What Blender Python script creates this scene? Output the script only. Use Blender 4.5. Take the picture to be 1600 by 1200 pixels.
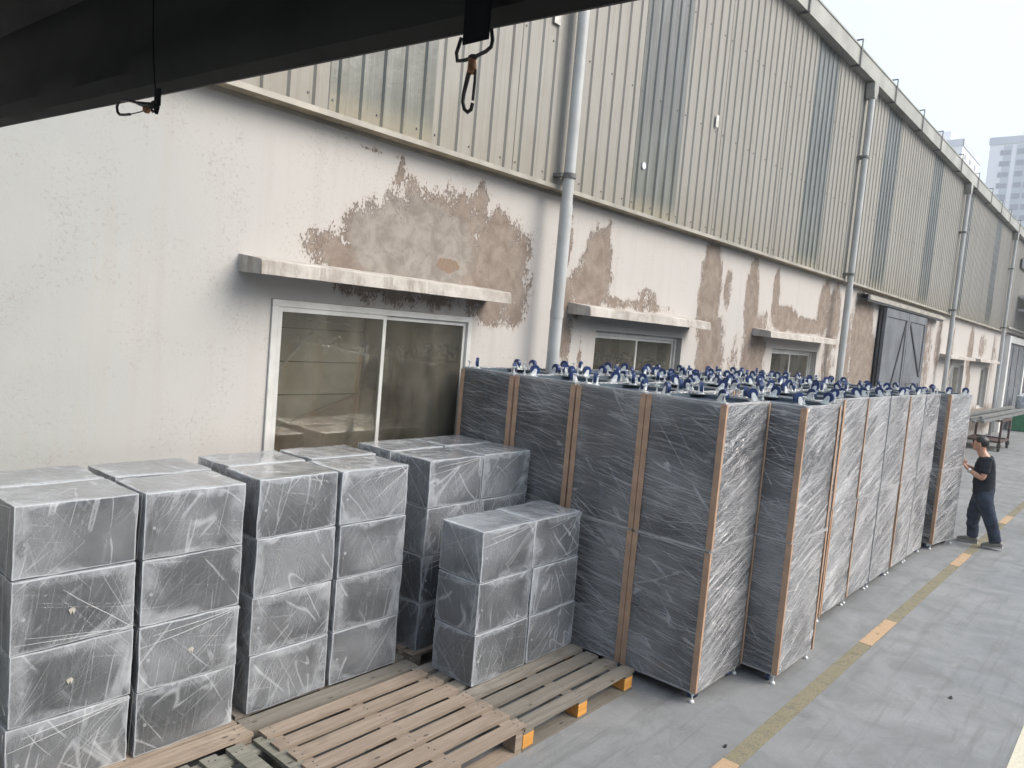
import bpy, bmesh, math, random
from mathutils import Vector, Matrix, noise
R = math.radians
random.seed(7)
for o in list(bpy.data.objects): bpy.data.objects.remove(o, do_unlink=True)
S = bpy.context.scene
COL = S.collection

# ------------------------------------------------------------------ camera
cd = bpy.data.cameras.new('camera'); cam = bpy.data.objects.new('camera', cd); COL.objects.link(cam); S.camera = cam
rt = Vector((0.65144643, -0.75377692, 0.08624326)); up = Vector((0.00134074, 0.1148168, 0.99338578)); fw = Vector((0.75869345, 0.64702199, -0.07580761))
m = Matrix.Identity(4)
for i in range(3):
    m[i][0] = rt[i]; m[i][1] = up[i]; m[i][2] = -fw[i]
m[2][3] = 2.5
cam.matrix_world = m
cd.sensor_width = 36; cd.lens = 36 * 1182.875 / 1600; cd.clip_start = 0.05; cd.clip_end = 2000

# ------------------------------------------------------------------ light
SUN_EL, SUN_AZ = 40, 152
w = bpy.data.worlds.new('World'); S.world = w; w.use_nodes = True
nt = w.node_tree; nt.nodes.clear()
sky = nt.nodes.new('ShaderNodeTexSky'); sky.sky_type = 'NISHITA'; sky.sun_disc = False
sky.sun_elevation = R(SUN_EL); sky.sun_rotation = R(SUN_AZ); sky.air_density = 1.6; sky.dust_density = 6; sky.ozone_density = 1.5
mixw = nt.nodes.new('ShaderNodeMix'); mixw.data_type = 'RGBA'; mixw.inputs[0].default_value = 0.62
mixw.inputs[7].default_value = (5.8, 6.9, 8.3, 1)
bg = nt.nodes.new('ShaderNodeBackground'); bg.inputs[1].default_value = 0.12
out = nt.nodes.new('ShaderNodeOutputWorld')
nt.links.new(sky.outputs[0], mixw.inputs[6]); nt.links.new(mixw.outputs[2], bg.inputs[0]); nt.links.new(bg.outputs[0], out.inputs[0])
sd = bpy.data.lights.new('sun', 'SUN'); sd.energy = 3.0; sd.angle = R(42); sd.color = (1, .935, .86)
sun = bpy.data.objects.new('sun', sd); COL.objects.link(sun)
d = Vector((math.sin(R(SUN_AZ)) * math.cos(R(SUN_EL)), math.cos(R(SUN_AZ)) * math.cos(R(SUN_EL)), math.sin(R(SUN_EL))))
sun.rotation_euler = d.to_track_quat('Z', 'Y').to_euler()
sun.location = (0, -10, 20)
S.view_settings.view_transform = 'Standard'; S.view_settings.look = 'None'; S.view_settings.gamma = 1
S.view_settings.exposure = 0.82
S.cycles.transparent_max_bounces = 24; S.cycles.max_bounces = 8

# ------------------------------------------------------------------ materials
class N:
    """tiny node helper"""
    def __init__(s, name):
        s.m = bpy.data.materials.new(name); s.m.use_nodes = True; s.t = s.m.node_tree; s.t.nodes.clear()
        s.o = s.t.nodes.new('ShaderNodeOutputMaterial')
    def n(s, ty, **k):
        x = s.t.nodes.new(ty)
        for a, b in k.items(): setattr(x, a, b)
        return x
    def L(s, a, b): s.t.links.new(a, b)
    def coord(s, kind='Object'):
        return s.n('ShaderNodeTexCoord').outputs[kind]
    def uv(s, name): return s.n('ShaderNodeUVMap', uv_map=name).outputs[0]
    def mp(s, src, loc=(0, 0, 0), rot=(0, 0, 0), sc=(1, 1, 1)):
        x = s.n('ShaderNodeMapping'); s.L(src, x.inputs[0])
        x.inputs[1].default_value = loc; x.inputs[2].default_value = rot; x.inputs[3].default_value = sc
        return x.outputs[0]
    def noise(s, src, scale, detail=4, rough=.55, dist=0, sc=None, rot=(0, 0, 0)):
        if sc is not None: src = s.mp(src, sc=sc, rot=rot)
        x = s.n('ShaderNodeTexNoise'); s.L(src, x.inputs['Vector']); x.inputs['Scale'].default_value = scale
        x.inputs['Detail'].default_value = detail; x.inputs['Roughness'].default_value = rough; x.inputs['Distortion'].default_value = dist
        return x.outputs['Fac']
    def ramp(s, src, a, b, va=0., vb=1., smooth=True):
        x = s.n('ShaderNodeMapRange'); x.interpolation_type = 'SMOOTHSTEP' if smooth else 'LINEAR'
        s.L(src, x.inputs[0]); x.inputs[1].default_value = a; x.inputs[2].default_value = b; x.inputs[3].default_value = va; x.inputs[4].default_value = vb
        return x.outputs[0]
    def math(s, op, a, b=None, clamp=False):
        x = s.n('ShaderNodeMath', operation=op); x.use_clamp = clamp
        for i, v in enumerate((a, b)):
            if v is None: continue
            if isinstance(v, (int, float)): x.inputs[i].default_value = v
            else: s.L(v, x.inputs[i])
        return x.outputs[0]
    def mix(s, f, a, b, blend='MIX'):
        x = s.n('ShaderNodeMix', data_type='RGBA', blend_type=blend)
        for i, v in ((0, f), (6, a), (7, b)):
            if isinstance(v, (int, float)): x.inputs[i].default_value = v
            elif isinstance(v, tuple): x.inputs[i].default_value = (*v, 1)
            else: s.L(v, x.inputs[i])
        return x.outputs[2]
    def sep(s, src):
        x = s.n('ShaderNodeSeparateXYZ'); s.L(src, x.inputs[0]); return x.outputs
    def comb(s, a, b, c=0.):
        x = s.n('ShaderNodeCombineXYZ')
        for i, v in enumerate((a, b, c)):
            if isinstance(v, (int, float)): x.inputs[i].default_value = v
            else: s.L(v, x.inputs[i])
        return x.outputs[0]
    def bump(s, h, dist=.01, st=1.):
        x = s.n('ShaderNodeBump'); s.L(h, x.inputs['Height']); x.inputs['Distance'].default_value = dist; x.inputs['Strength'].default_value = st
        return x.outputs[0]
    def bsdf(s, col, rough=.7, metal=0., spec=.5, normal=None, **k):
        x = s.n('ShaderNodeBsdfPrincipled')
        if isinstance(col, tuple): x.inputs['Base Color'].default_value = (*col, 1)
        else: s.L(col, x.inputs['Base Color'])
        if isinstance(rough, (int, float)): x.inputs['Roughness'].default_value = rough
        else: s.L(rough, x.inputs['Roughness'])
        x.inputs['Metallic'].default_value = metal; x.inputs['Specular IOR Level'].default_value = spec
        if normal is not None: s.L(normal, x.inputs['Normal'])
        for a, b in k.items(): x.inputs[a].default_value = b
        return x.outputs[0]
    def end(s, sh): s.L(sh, s.o.inputs[0]); return s.m

def simple(name, col, rough=.6, metal=0., var=.25, scale=12., spec=.5, bump=0.):
    a = N(name); c = a.coord(); n1 = a.noise(c, scale, 5)
    dark = tuple(v * (1 - var) for v in col); lite = tuple(min(1, v * (1 + var)) for v in col)
    cc = a.mix(a.ramp(n1, .3, .7), dark, lite)
    nn = a.bump(a.noise(c, scale * 6, 3), bump) if bump else None
    return a.end(a.bsdf(cc, rough, metal, spec, nn))

def mat_ground():
    a = N('yard_concrete'); c = a.coord()
    big = a.noise(c, .55, 5, .6); mid = a.noise(c, 2.6, 6, .65, .6); fine = a.noise(c, 45, 4, .7)
    blot = a.noise(c, 1.2, 6, .7, 1.4)
    col = a.mix(a.ramp(big, .3, .7), (.172, .18, .186), (.238, .243, .245))
    col = a.mix(a.ramp(mid, .38, .72, 0, .75), col, (.14, .145, .145))
    col = a.mix(a.ramp(blot, .6, .75, 0, .5), col, (.33, .325, .31))
    col = a.mix(a.ramp(fine, .35, .75, 0, .35), col, (.16, .165, .17))
    scr = a.noise(c, 1., 3, .6, .8, sc=(3, 40, 1), rot=(0, 0, .5))
    scr2 = a.noise(c, 1., 3, .6, .8, sc=(4, 50, 1), rot=(0, 0, -.9))
    k = a.math('MAXIMUM', a.ramp(scr, .68, .74), a.ramp(scr2, .69, .75))
    col = a.mix(a.math('MULTIPLY', k, .35), col, (.42, .42, .41))
    v = a.n('ShaderNodeTexVoronoi', feature='F1'); a.L(c, v.inputs['Vector']); v.inputs['Scale'].default_value = 1.7
    spot = a.ramp(v.outputs['Distance'], .02, .05, 1, 0)
    cw = a.n('ShaderNodeTexVoronoi', feature='DISTANCE_TO_EDGE'); a.L(a.mp(c, sc=(.35, .35, .35)), cw.inputs['Vector']); cw.inputs['Scale'].default_value = 1.
    oil = a.noise(a.mp(c, loc=(3, 9, 0)), .9, 5, .6, .8); col = a.mix(a.ramp(oil, .62, .70, 0, .4), col, (.11, .11, .108))
    ty = a.noise(c, 1., 4, .7, .2, sc=(.5, 9, 1), rot=(0, 0, .06)); col = a.mix(a.ramp(ty, .52, .66, 0, .5), col, (.125, .125, .125))
    # faint wheel tracks along the yard
    tr = a.noise(c, 1., 3, .5, .3, sc=(.15, 3.2, 1))
    col = a.mix(a.ramp(tr, .52, .7, 0, .3), col, (.17, .175, .18))
    return a.end(a.bsdf(col, a.ramp(mid, .3, .7, .62, .85), spec=.35, normal=a.bump(a.math('ADD', fine, a.math('MULTIPLY', mid, 2.)), .003)))

def mat_marking(name, col, wear0, wear1, op=1.):
    a = N(name); c = a.coord()
    n1 = a.noise(c, 9, 6, .75); n2 = a.noise(c, 70, 3, .7)
    f = a.math('MULTIPLY', a.ramp(a.math('ADD', n1, a.math('MULTIPLY', n2, .25)), wear0, wear1), op)
    cc = a.mix(a.ramp(n2, .3, .7), tuple(v * .8 for v in col), col)
    t = a.n('ShaderNodeBsdfTransparent'); ms = a.n('ShaderNodeMixShader')
    a.L(f, ms.inputs[0]); a.L(t.outputs[0], ms.inputs[1]); a.L(a.bsdf(cc, .75, spec=.3), ms.inputs[2])
    return a.end(ms.outputs[0])

def mat_wall():
    a = N('peeling_white_plaster'); c = a.coord()
    at = a.n('ShaderNodeAttribute', attribute_name='peel').outputs['Fac']
    ag = a.n('ShaderNodeAttribute', attribute_name='damp').outputs['Fac']
    big = a.noise(c, .5, 3, .5); x = a.sep(c)[0]
    tone = a.ramp(a.math('ADD', x, a.math('MULTIPLY', big, 1.2)), 1.6, 4.0)
    paint = a.mix(tone, (.345, .36, .355), (.45, .428, .41))
    cloud = a.noise(c, 1.6, 5, .6)
    paint = a.mix(a.ramp(cloud, .35, .7, 0, .35), paint, (.44, .43, .41))
    st = a.noise(c, 1., 4, .6, .3, sc=(9, 1, .55))
    paint = a.mix(a.ramp(st, .48, .74, 0, .36), paint, (.37, .35, .325))
    mil = a.noise(c, 40, 5, .75); milm = a.noise(c, 2.4, 4, .6)
    paint = a.mix(a.math('MULTIPLY', a.ramp(mil, .55, .63), a.ramp(milm, .42, .60, 0, .7)), paint, (.30, .29, .25))
    # hairline cracks
    cv = a.n('ShaderNodeTexVoronoi', feature='DISTANCE_TO_EDGE')
    dw = a.n('ShaderNodeVectorMath', operation='ADD'); nz = a.n('ShaderNodeTexNoise'); a.L(c, nz.inputs['Vector']); nz.inputs['Scale'].default_value = 5
    sc_ = a.n('ShaderNodeVectorMath', operation='SCALE'); a.L(nz.outputs['Color'], sc_.inputs[0]); sc_.inputs['Scale'].default_value = .5
    a.L(c, dw.inputs[0]); a.L(sc_.outputs[0], dw.inputs[1]); a.L(dw.outputs[0], cv.inputs['Vector']); cv.inputs['Scale'].default_value = 2.6
    ck = a.math('MULTIPLY', a.ramp(cv.outputs['Distance'], .0, .006, 1, 0), a.ramp(milm, .52, .6))
    paint = a.mix(a.math('MULTIPLY', ck, .45), paint, (.24, .22, .2))
    pn = a.noise(c, 1., 8, .68, .25, sc=(7, 7, 4.2)); pn2 = a.noise(c, 1., 5, .75, 0, sc=(64, 64, 34))
    s = a.math('ADD', a.math('ADD', at, a.math('MULTIPLY', a.math('SUBTRACT', pn, .5), 1.35)), a.math('MULTIPLY', a.math('SUBTRACT', pn2, .5), 1.25))
    peel = a.ramp(s, .49, .56)
    halo = a.ramp(s, .22, .50, 0, .45)
    pv = a.noise(c, 6, 6, .7, .5); pf = a.noise(c, 60, 4, .7)
    plast = a.mix(a.ramp(pv, .3, .7), (.18, .14, .115), (.28, .235, .20))
    plast = a.mix(a.ramp(pf, .4, .75, 0, .35), plast, (.16, .13, .11))
    damp = a.ramp(a.math('ADD', ag, a.math('MULTIPLY', a.math('SUBTRACT', pn, .5), .8)), .35, .6)
    plast = a.mix(a.math('MULTIPLY', damp, .8), plast, a.mix(a.ramp(pv, .35, .65), (.20, .183, .163), (.305, .28, .252)))
    # rusty patch
    rust = a.n('ShaderNodeAttribute', attribute_name='rust').outputs['Fac']
    rs = a.ramp(a.math('ADD', rust, a.math('MULTIPLY', a.math('SUBTRACT', pv, .5), 1.2)), .5, .56)
    plast = a.mix(rs, plast, a.mix(a.ramp(pf, .3, .7), (.17, .125, .095), (.25, .185, .14)))
    paint = a.mix(halo, paint, (.45, .385, .34))
    col = a.mix(peel, paint, plast)
    rim = a.math('MULTIPLY', a.ramp(s, .47, .50), a.ramp(s, .50, .56, 1, 0)); col = a.mix(a.math('MULTIPLY', rim, .35), col, (.14, .11, .09))
    h = a.math('SUBTRACT', a.math('MULTIPLY', pf, .25), peel)
    return a.end(a.bsdf(col, .88, spec=.2, normal=a.bump(a.math('ADD', h, a.math('MULTIPLY', cloud, 1.)), .004)))

def mat_clad():
    a = N('cladding_sheet_metal'); c = a.coord(); oi = a.n('ShaderNodeObjectInfo').outputs['Random']
    z = a.sep(c)[2]
    st = a.noise(c, 1., 5, .65, .2, sc=(26, 26, .9)); cl = a.noise(c, 1.3, 5, .6); sp = a.noise(c, 55, 4, .7)
    col = a.mix(oi, (.245, .237, .215), (.28, .27, .245))
    col = a.mix(a.ramp(cl, .35, .7, 0, .45), col, (.225, .213, .188))
    col = a.mix(a.ramp(st, .45, .72, 0, .6), col, (.18, .17, .145))
    col = a.mix(a.ramp(sp, .62, .75, 0, .3), col, (.2, .17, .13))
    dirt = a.math('MULTIPLY', a.ramp(z, 3.9, 4.6, 1, 0), a.ramp(st, .3, .7, .1, .55))
    col = a.mix(dirt, col, (.23, .2, .15))
    return a.end(a.bsdf(col, .55, .0, .4, a.bump(cl, .01)))

def mat_transl():
    a = N('translucent_fibreglass'); c = a.coord(); z = a.sep(c)[2]
    st = a.noise(c, 1., 5, .7, .3, sc=(22, 22, .8)); cl = a.noise(c, 3, 5, .6); oi = a.n('ShaderNodeObjectInfo').outputs['Random']
    col = a.mix(oi, (.068, .078, .077), (.085, .090, .084))
    col = a.mix(a.ramp(st, .42, .7, 0, .75), col, (.20, .215, .205))
    g = a.math('ADD', z, a.math('MULTIPLY', cl, 1.5))
    col = a.mix(a.ramp(g, 4.2, 6.0, .55, .0), col, (.13, .125, .08))
    col = a.mix(a.ramp(z, 3.9, 4.15, .6, 0), col, (.28, .24, .16))
    return a.end(a.bsdf(col, .28, .0, .6, a.bump(cl, .006)))

def film_common(a, kind='box'):
    uv = a.uv('UVMap'); ed = a.sep(a.uv('edge')); oi = a.n('ShaderNodeObjectInfo').outputs['Random']
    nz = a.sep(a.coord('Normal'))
    off = a.n('ShaderNodeVectorMath', operation='ADD'); a.L(uv, off.inputs[0])
    a.L(a.comb(a.math('MULTIPLY', oi, 37.), a.math('MULTIPLY', oi, 91.), a.math('MULTIPLY', oi, 17.)), off.inputs[1]); u = off.outputs[0]
    warp = a.n('ShaderNodeTexNoise'); a.L(u, warp.inputs['Vector']); warp.inputs['Scale'].default_value = 1.3; warp.inputs['Detail'].default_value = 1
    ws = a.n('ShaderNodeVectorMath', operation='SCALE'); a.L(warp.outputs['Color'], ws.inputs[0]); ws.inputs['Scale'].default_value = .07
    wa = a.n('ShaderNodeVectorMath', operation='ADD'); a.L(u, wa.inputs[0]); a.L(ws.outputs[0], wa.inputs[1]); u2 = wa.outputs[0]
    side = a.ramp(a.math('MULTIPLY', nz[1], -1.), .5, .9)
    mx = a.n('ShaderNodeVectorMath', operation='MULTIPLY'); a.L(u2, mx.inputs[0]); a.L(a.comb(a.math('SUBTRACT', 1., a.math('MULTIPLY', side, 2.)), 1., 1.), mx.inputs[1]); u2 = mx.outputs[0]
    def low(k, sc=2.6, det=3): return a.noise(a.mp(u, loc=(5. * k, 3. + k, 1)), sc, det, .5)
    def streak(ang, sx, sy, lo, hi, k, det=4):
        return a.ramp(a.noise(a.mp(u2, rot=(0, 0, R(ang)), loc=(k * 3.1, k * 1.7, 0)), 1., det, .62, 0, sc=(sx, sy, 1)), lo, hi)
    if kind == 'cab':
        sets = [(7, 1.1, 120, .48, .66, .30, None), (1, 1.0, 80, .52, .70, .22, 8), (-7, 1.0, 120, .52, .68, .42, 1), (15, 1.1, 130, .52, .68, .44, 2), (26, .9, 100, .56, .70, .42, 3), (-24, .8, 80, .60, .74, .26, 4), (48, .9, 80, .62, .75, .22, 5)]
        base = .06
    else:
        sets = [(80, 1.3, 120, .50, .70, .14, None), (56, .9, 140, .54, .70, .30, 1), (-50, .8, 120, .56, .70, .26, 2), (38, .7, 130, .56, .70, .32, 3), (-72, 1.0, 100, .53, .72, .20, 4), (-10, .9, 110, .58, .71, .24, 5)]
        base = .13
    f = None; fine = None
    for (ang, sx, sy, lo, hi, am, k) in sets:
        q = streak(ang, sx, sy, lo, hi, (k or 0) + ang * .01)
        if k is not None: q = a.math('MULTIPLY', q, a.ramp(low(k), .44, .64))
        fine = q if fine is None else a.math('ADD', fine, q)
        q = a.math('MULTIPLY', q, am); f = q if f is None else a.math('ADD', f, q)
    if kind == 'cab':   # lane side whitened: sunlit glints painted into the film cover
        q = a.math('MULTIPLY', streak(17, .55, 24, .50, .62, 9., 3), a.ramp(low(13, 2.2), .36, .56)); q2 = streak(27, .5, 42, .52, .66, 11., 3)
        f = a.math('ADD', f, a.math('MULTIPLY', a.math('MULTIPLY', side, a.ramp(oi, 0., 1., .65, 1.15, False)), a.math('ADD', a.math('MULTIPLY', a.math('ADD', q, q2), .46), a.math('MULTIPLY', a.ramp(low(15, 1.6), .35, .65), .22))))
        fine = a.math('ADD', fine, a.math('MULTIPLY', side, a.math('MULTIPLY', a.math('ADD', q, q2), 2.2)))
    # creases where the film doubles over
    def crease(k, ang, sx, sy, wd, m):
        r_ = a.noise(a.mp(u2, loc=(2. + k, 8. * k, 0), rot=(0, 0, R(ang))), 1., 1.5, .4, 0, sc=(sx, sy, 1))
        return a.math('MULTIPLY', a.ramp(a.math('ABSOLUTE', a.math('SUBTRACT', r_, .5)), 0., wd, 1, 0), a.ramp(low(k + 7, 3.4), .48, .58))
    if kind == 'box': rr = a.math('ADD', a.math('ADD', crease(1, 40, .8, 5, .014, 0), crease(2, -52, .9, 5, .014, 0)), crease(3, 80, 1, 7, .016, 0))
    else: rr = a.math('ADD', a.math('ADD', crease(1, 28, .5, 7, .014, 0), crease(2, -14, .5, 8, .014, 0)), crease(3, 48, .5, 6, .012, 0))
    f = a.math('ADD', f, a.math('MULTIPLY', rr, .30))
    # frosted bunching close to the edges
    en = a.noise(u, 11, 5, .65)
    wdt = a.ramp(a.noise(a.mp(u, loc=(3, 1, 7)), 2.6, 2, .5), .40, .64, .010, .10 if kind == 'box' else .035)
    dmin = a.math('MINIMUM', ed[0], a.math('MULTIPLY', ed[1], 1.8))
    frs = a.ramp(a.math('DIVIDE', a.math('ADD', dmin, a.math('MULTIPLY', a.math('SUBTRACT', en, .5), .03)), wdt), .5, 1.25, 1, 0)
    f = a.math('ADD', f, a.math('MULTIPLY', frs, a.math('MULTIPLY', a.ramp(en, .3, .75, .25, 1.), .32 if kind == 'box' else .25)))
    lip = a.ramp(a.math('MINIMUM', ed[0], ed[1]), .0, .009, 1, 0); f = a.math('ADD', f, a.math('MULTIPLY', lip, .45 if kind == 'box' else .5))
    cl = a.ramp(low(9, 1.9, 4), .36, .68); f = a.math('ADD', f, a.math('MULTIPLY', cl, .22 if kind == 'box' else .26))
    f = a.math('ADD', f, base)
    if kind == 'box':   # lid made whiter: sky reflection painted into the film
        f = a.math('ADD', f, a.ramp(nz[2], .5, .9, 0, .26))
    return f, a.math('ADD', fine, rr), a.math('ADD', low(11, 3.5), a.math('MULTIPLY', low(12, 9., 2), .35))

def mat_film(name, kind):
    a = N(name)
    f, fine, lowh = film_common(a, kind=kind)
    f = a.math('MINIMUM', f, .90)
    nrm = a.bump(a.math('ADD', a.math('MULTIPLY', fine, .10 if kind == 'box' else .22), lowh), .020 if kind == 'cab' else .011)
    t = a.n('ShaderNodeBsdfTransparent'); t.inputs[0].default_value = (.93, .94, .95, 1)
    b = a.bsdf((.60, .64, .69) if kind == 'box' else (.66, .67, .69), .30, spec=.5, normal=nrm)
    ms = a.n('ShaderNodeMixShader'); a.L(f, ms.inputs[0]); a.L(t.outputs[0], ms.inputs[1]); a.L(b, ms.inputs[2])
    g = a.n('ShaderNodeBsdfGlossy'); g.inputs['Roughness'].default_value = .13; a.L(nrm, g.inputs['Normal'])
    fr = a.n('ShaderNodeFresnel'); fr.inputs[0].default_value = 1.5; a.L(nrm, fr.inputs['Normal'])
    m2 = a.n('ShaderNodeMixShader'); a.L(a.math('MINIMUM', a.math('ADD', a.math('MULTIPLY', fr.outputs[0], 1.7), a.math('MULTIPLY', fine, .05 if kind == 'box' else .07)), .8), m2.inputs[0]); a.L(ms.outputs[0], m2.inputs[1]); a.L(g.outputs[0], m2.inputs[2])
    return a.end(m2.outputs[0])

def mat_perf(name, cols, pitch, depth_axis):
    a = N(name); c = a.sep(a.coord())
    u = c[0] if depth_axis == 'y' else c[1]; v = c[2]
    k = math.pi / pitch
    h = a.math('MULTIPLY', a.math('SINE', a.math('MULTIPLY', u, k)), a.math('SINE', a.math('MULTIPLY', v, k)))
    f = a.ramp(a.math('ABSOLUTE', h), .35, .6)
    col = a.mix(f, cols[0], cols[1])
    return a.end(a.bsdf(col, .5, .2))

def mat_boxbody():
    a = N('box_steel'); c = a.coord(); s = a.sep(c); n1 = a.noise(c, 8, 3)
    col = a.mix(a.ramp(n1, .3, .7), (.020, .028, .046), (.033, .045, .067))
    # punched vent slots along the top and bottom of the front
    fx = a.math('FRACT', a.math('DIVIDE', s[0], .0125)); slot = a.math('LESS_THAN', fx, .45)
    zt = a.math('MULTIPLY', a.math('GREATER_THAN', s[2], .312), a.math('LESS_THAN', s[2], .332))
    zb = a.math('MULTIPLY', a.math('GREATER_THAN', s[2], .010), a.math('LESS_THAN', s[2], .028))
    m_ = a.math('MULTIPLY', slot, a.math('ADD', zt, zb))
    m_ = a.math('MULTIPLY', m_, a.math('LESS_THAN', s[1], .01))
    col = a.mix(m_, col, (.006, .006, .007))
    return a.end(a.bsdf(col, .42, .1))

def mat_wood(name, c1, c2, axis='x', worn=.4):
    a = N(name); c = a.coord(); oi = a.n('ShaderNodeObjectInfo').outputs['Random']
    sc = (2.2, 40, 40) if axis == 'x' else (40, 2.2, 40)
    off = a.n('ShaderNodeVectorMath', operation='ADD'); a.L(c, off.inputs[0]); a.L(a.comb(a.math('MULTIPLY', oi, 13.), a.math('MULTIPLY', oi, 7.)), off.inputs[1])
    g = a.noise(off.outputs[0], 1., 6, .65, .6, sc=sc); b = a.noise(off.outputs[0], 5, 4, .6)
    col = a.mix(a.ramp(g, .35, .68), c1, c2)
    col = a.mix(a.math('MULTIPLY', oi, .75), col, tuple(v * .58 for v in c2))
    col = a.mix(a.ramp(b, .5, .75, 0, worn), col, tuple(v * .5 for v in c1))
    v = a.n('ShaderNodeTexVoronoi'); a.L(a.mp(off.outputs[0], sc=(4, 10, 10) if axis == 'x' else (10, 4, 10)), v.inputs['Vector']); v.inputs['Scale'].default_value = 1.
    col = a.mix(a.ramp(v.outputs['Distance'], .05, .11, .8, 0), col, tuple(v_ * .25 for v_ in c1))
    return a.end(a.bsdf(col, .8, spec=.25, normal=a.bump(g, .003)))

def mat_glass():
    a = N('window_glass'); c = a.coord()
    t = a.n('ShaderNodeBsdfTransparent'); t.inputs[0].default_value = (.92, .90, .84, 1)
    g = a.n('ShaderNodeBsdfGlossy'); g.inputs['Roughness'].default_value = .02; g.inputs[0].default_value = (.9, .9, .86, 1)
    a.L(a.bump(a.noise(c, 1.1, 2), .012), g.inputs['Normal'])
    fr = a.n('ShaderNodeFresnel'); fr.inputs[0].default_value = 1.6
    ms = a.n('ShaderNodeMixShader'); a.L(a.math('MULTIPLY', fr.outputs[0], 1.35, True), ms.inputs[0]); a.L(t.outputs[0], ms.inputs[1]); a.L(g.outputs[0], ms.inputs[2])
    d_ = a.bsdf((.36, .34, .29), .6, spec=.2); m2 = a.n('ShaderNodeMixShader')
    a.L(a.ramp(a.noise(c, 2.5, 5, .6, .5, sc=(1, 1, .5)), .3, .8, .05, .22), m2.inputs[0]); a.L(ms.outputs[0], m2.inputs[1]); a.L(d_, m2.inputs[2])
    return a.end(m2.outputs[0])

def mat_concrete(name, c1, c2, stain=(.2, .17, .14), am=.5):
    a = N(name); c = a.coord(); n1 = a.noise(c, 3, 6, .65, .4); n2 = a.noise(c, 40, 4, .7); n3 = a.noise(c, 1., 5, .7, .5, sc=(5, 5, 2))
    col = a.mix(a.ramp(n1, .3, .7), c1, c2); col = a.mix(a.ramp(n3, .5, .62, 0, am), col, stain)
    col = a.mix(a.ramp(n2, .55, .75, 0, .4), col, tuple(v * .5 for v in c1))
    return a.end(a.bsdf(col, .88, spec=.2, normal=a.bump(n2, .003)))

M = {}
M['ground'] = mat_ground()
M['olive'] = mat_marking('faded_line_paint', (.36, .32, .21), .34, .62, .55)
M['orange'] = mat_marking('orange_line_paint', (.50, .35, .22), .38, .54, .85)
M['cream'] = mat_marking('cream_line_paint', (.62, .58, .46), .42, .52, .95)
M['wall'] = mat_wall(); M['clad'] = mat_clad(); M['transl'] = mat_transl()
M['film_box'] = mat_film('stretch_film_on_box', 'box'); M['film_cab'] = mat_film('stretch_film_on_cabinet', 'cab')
a = N('film_strand'); _t = a.n('ShaderNodeBsdfTransparent'); _m = a.n('ShaderNodeMixShader'); _m.inputs[0].default_value = .42
a.L(_t.outputs[0], _m.inputs[1]); a.L(a.bsdf((.74, .75, .76), .36, spec=.5), _m.inputs[2]); M['strand'] = a.end(_m.outputs[0])
M['boxbody'] = mat_boxbody()
M['boxdoor'] = mat_perf('perforated_box_door', ((.014, .015, .017), (.042, .052, .070)), .0075, 'y')
M['cabbody'] = simple('cabinet_steel', (.012, .027, .054), .45, .1, .2, 6)
M['cabdoor'] = mat_perf('perforated_cabinet_door', ((.006, .011, .018), (.012, .025, .045)), .0065, 'x')
M['cabframe'] = simple('cabinet_rim_steel', (.08, .108, .13), .35, .2, .2, 8)
M['card'] = simple('brown_cardboard', (.40, .265, .185), .85, 0, .13, 9, .2)
M['zinc'] = simple('zinc_plate', (.74, .77, .77), .3, .2, .2, 20)
M['bluewheel'] = simple('blue_wheel', (.014, .035, .12), .35, 0, .2, 20)
M['tyre'] = simple('grey_caster_tyre', (.13, .15, .17), .5, 0, .2, 20)
M['glass'] = mat_glass()
M['alu'] = simple('window_aluminium', (.56, .56, .54), .4, .25, .12, 4)
M['awning'] = mat_concrete('awning_concrete', (.33, .305, .275), (.50, .47, .435))
M['flash'] = simple('flashing_metal', (.31, .29, .25), .5, .1, .2, 3)
M['flashtan'] = simple('flashing_underside', (.36, .30, .21), .6, .1, .3, 6)
M['gutter'] = simple('gutter_metal', (.28, .28, .255), .5, .1, .2, 1.6)
M['bracket'] = simple('dark_bracket_steel', (.13, .13, .125), .5, .3, .3, 8)
M['roof'] = simple('roof_sheet', (.36, .35, .38), .5, .2, .15, 2)
M['pipe'] = simple('grey_pvc_pipe', (.40, .41, .405), .42, 0, .12, 2.2, .4)
M['door'] = simple('blue_grey_door_paint', (.115, .125, .14), .6, 0, .2, 2.5)
M['doordark'] = simple('dark_door_trim', (.045, .05, .055), .6, 0, .2, 3)
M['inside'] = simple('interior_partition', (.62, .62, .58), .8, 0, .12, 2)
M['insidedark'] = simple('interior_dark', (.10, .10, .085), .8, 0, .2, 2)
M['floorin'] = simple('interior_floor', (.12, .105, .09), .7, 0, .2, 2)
M['pinkcloth'] = simple('salmon_curtain', (.55, .38, .30), .8, 0, .12, 4)
M['wood'] = mat_wood('pale_pallet_wood', (.235, .185, .145), (.36, .295, .235))
M['woodgrey'] = mat_wood('weathered_pallet_wood', (.15, .135, .115), (.24, .22, .19))
M['woodgreyy'] = mat_wood('weathered_cross_wood', (.15, .15, .125), (.26, .25, .21), 'y')
M['woodorange'] = mat_wood('orange_painted_block', (.60, .27, .06), (.74, .37, .09), 'x', .25)
M['tarp'] = simple('dark_canopy_cloth', (.022, .022, .021), .7, 0, .25, 3, .25)
M['strap'] = simple('black_webbing', (.012, .013, .016), .8, 0, .2, 40, .2)
M['hooksteel'] = simple('dark_hook_steel', (.06, .055, .055), .45, .6, .3, 30)
M['rust'] = simple('rusty_swivel', (.34, .17, .09), .7, .2, .3, 60)
M['rustframe'] = simple('rust_brown_frame', (.085, .05, .042), .7, .2, .3, 12)
M['steelbar'] = simple('grey_steel_bar', (.20, .205, .20), .5, .4, .25, 6)
M['rubber'] = simple('black_rubber', (.02, .02, .02), .7)
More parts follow.
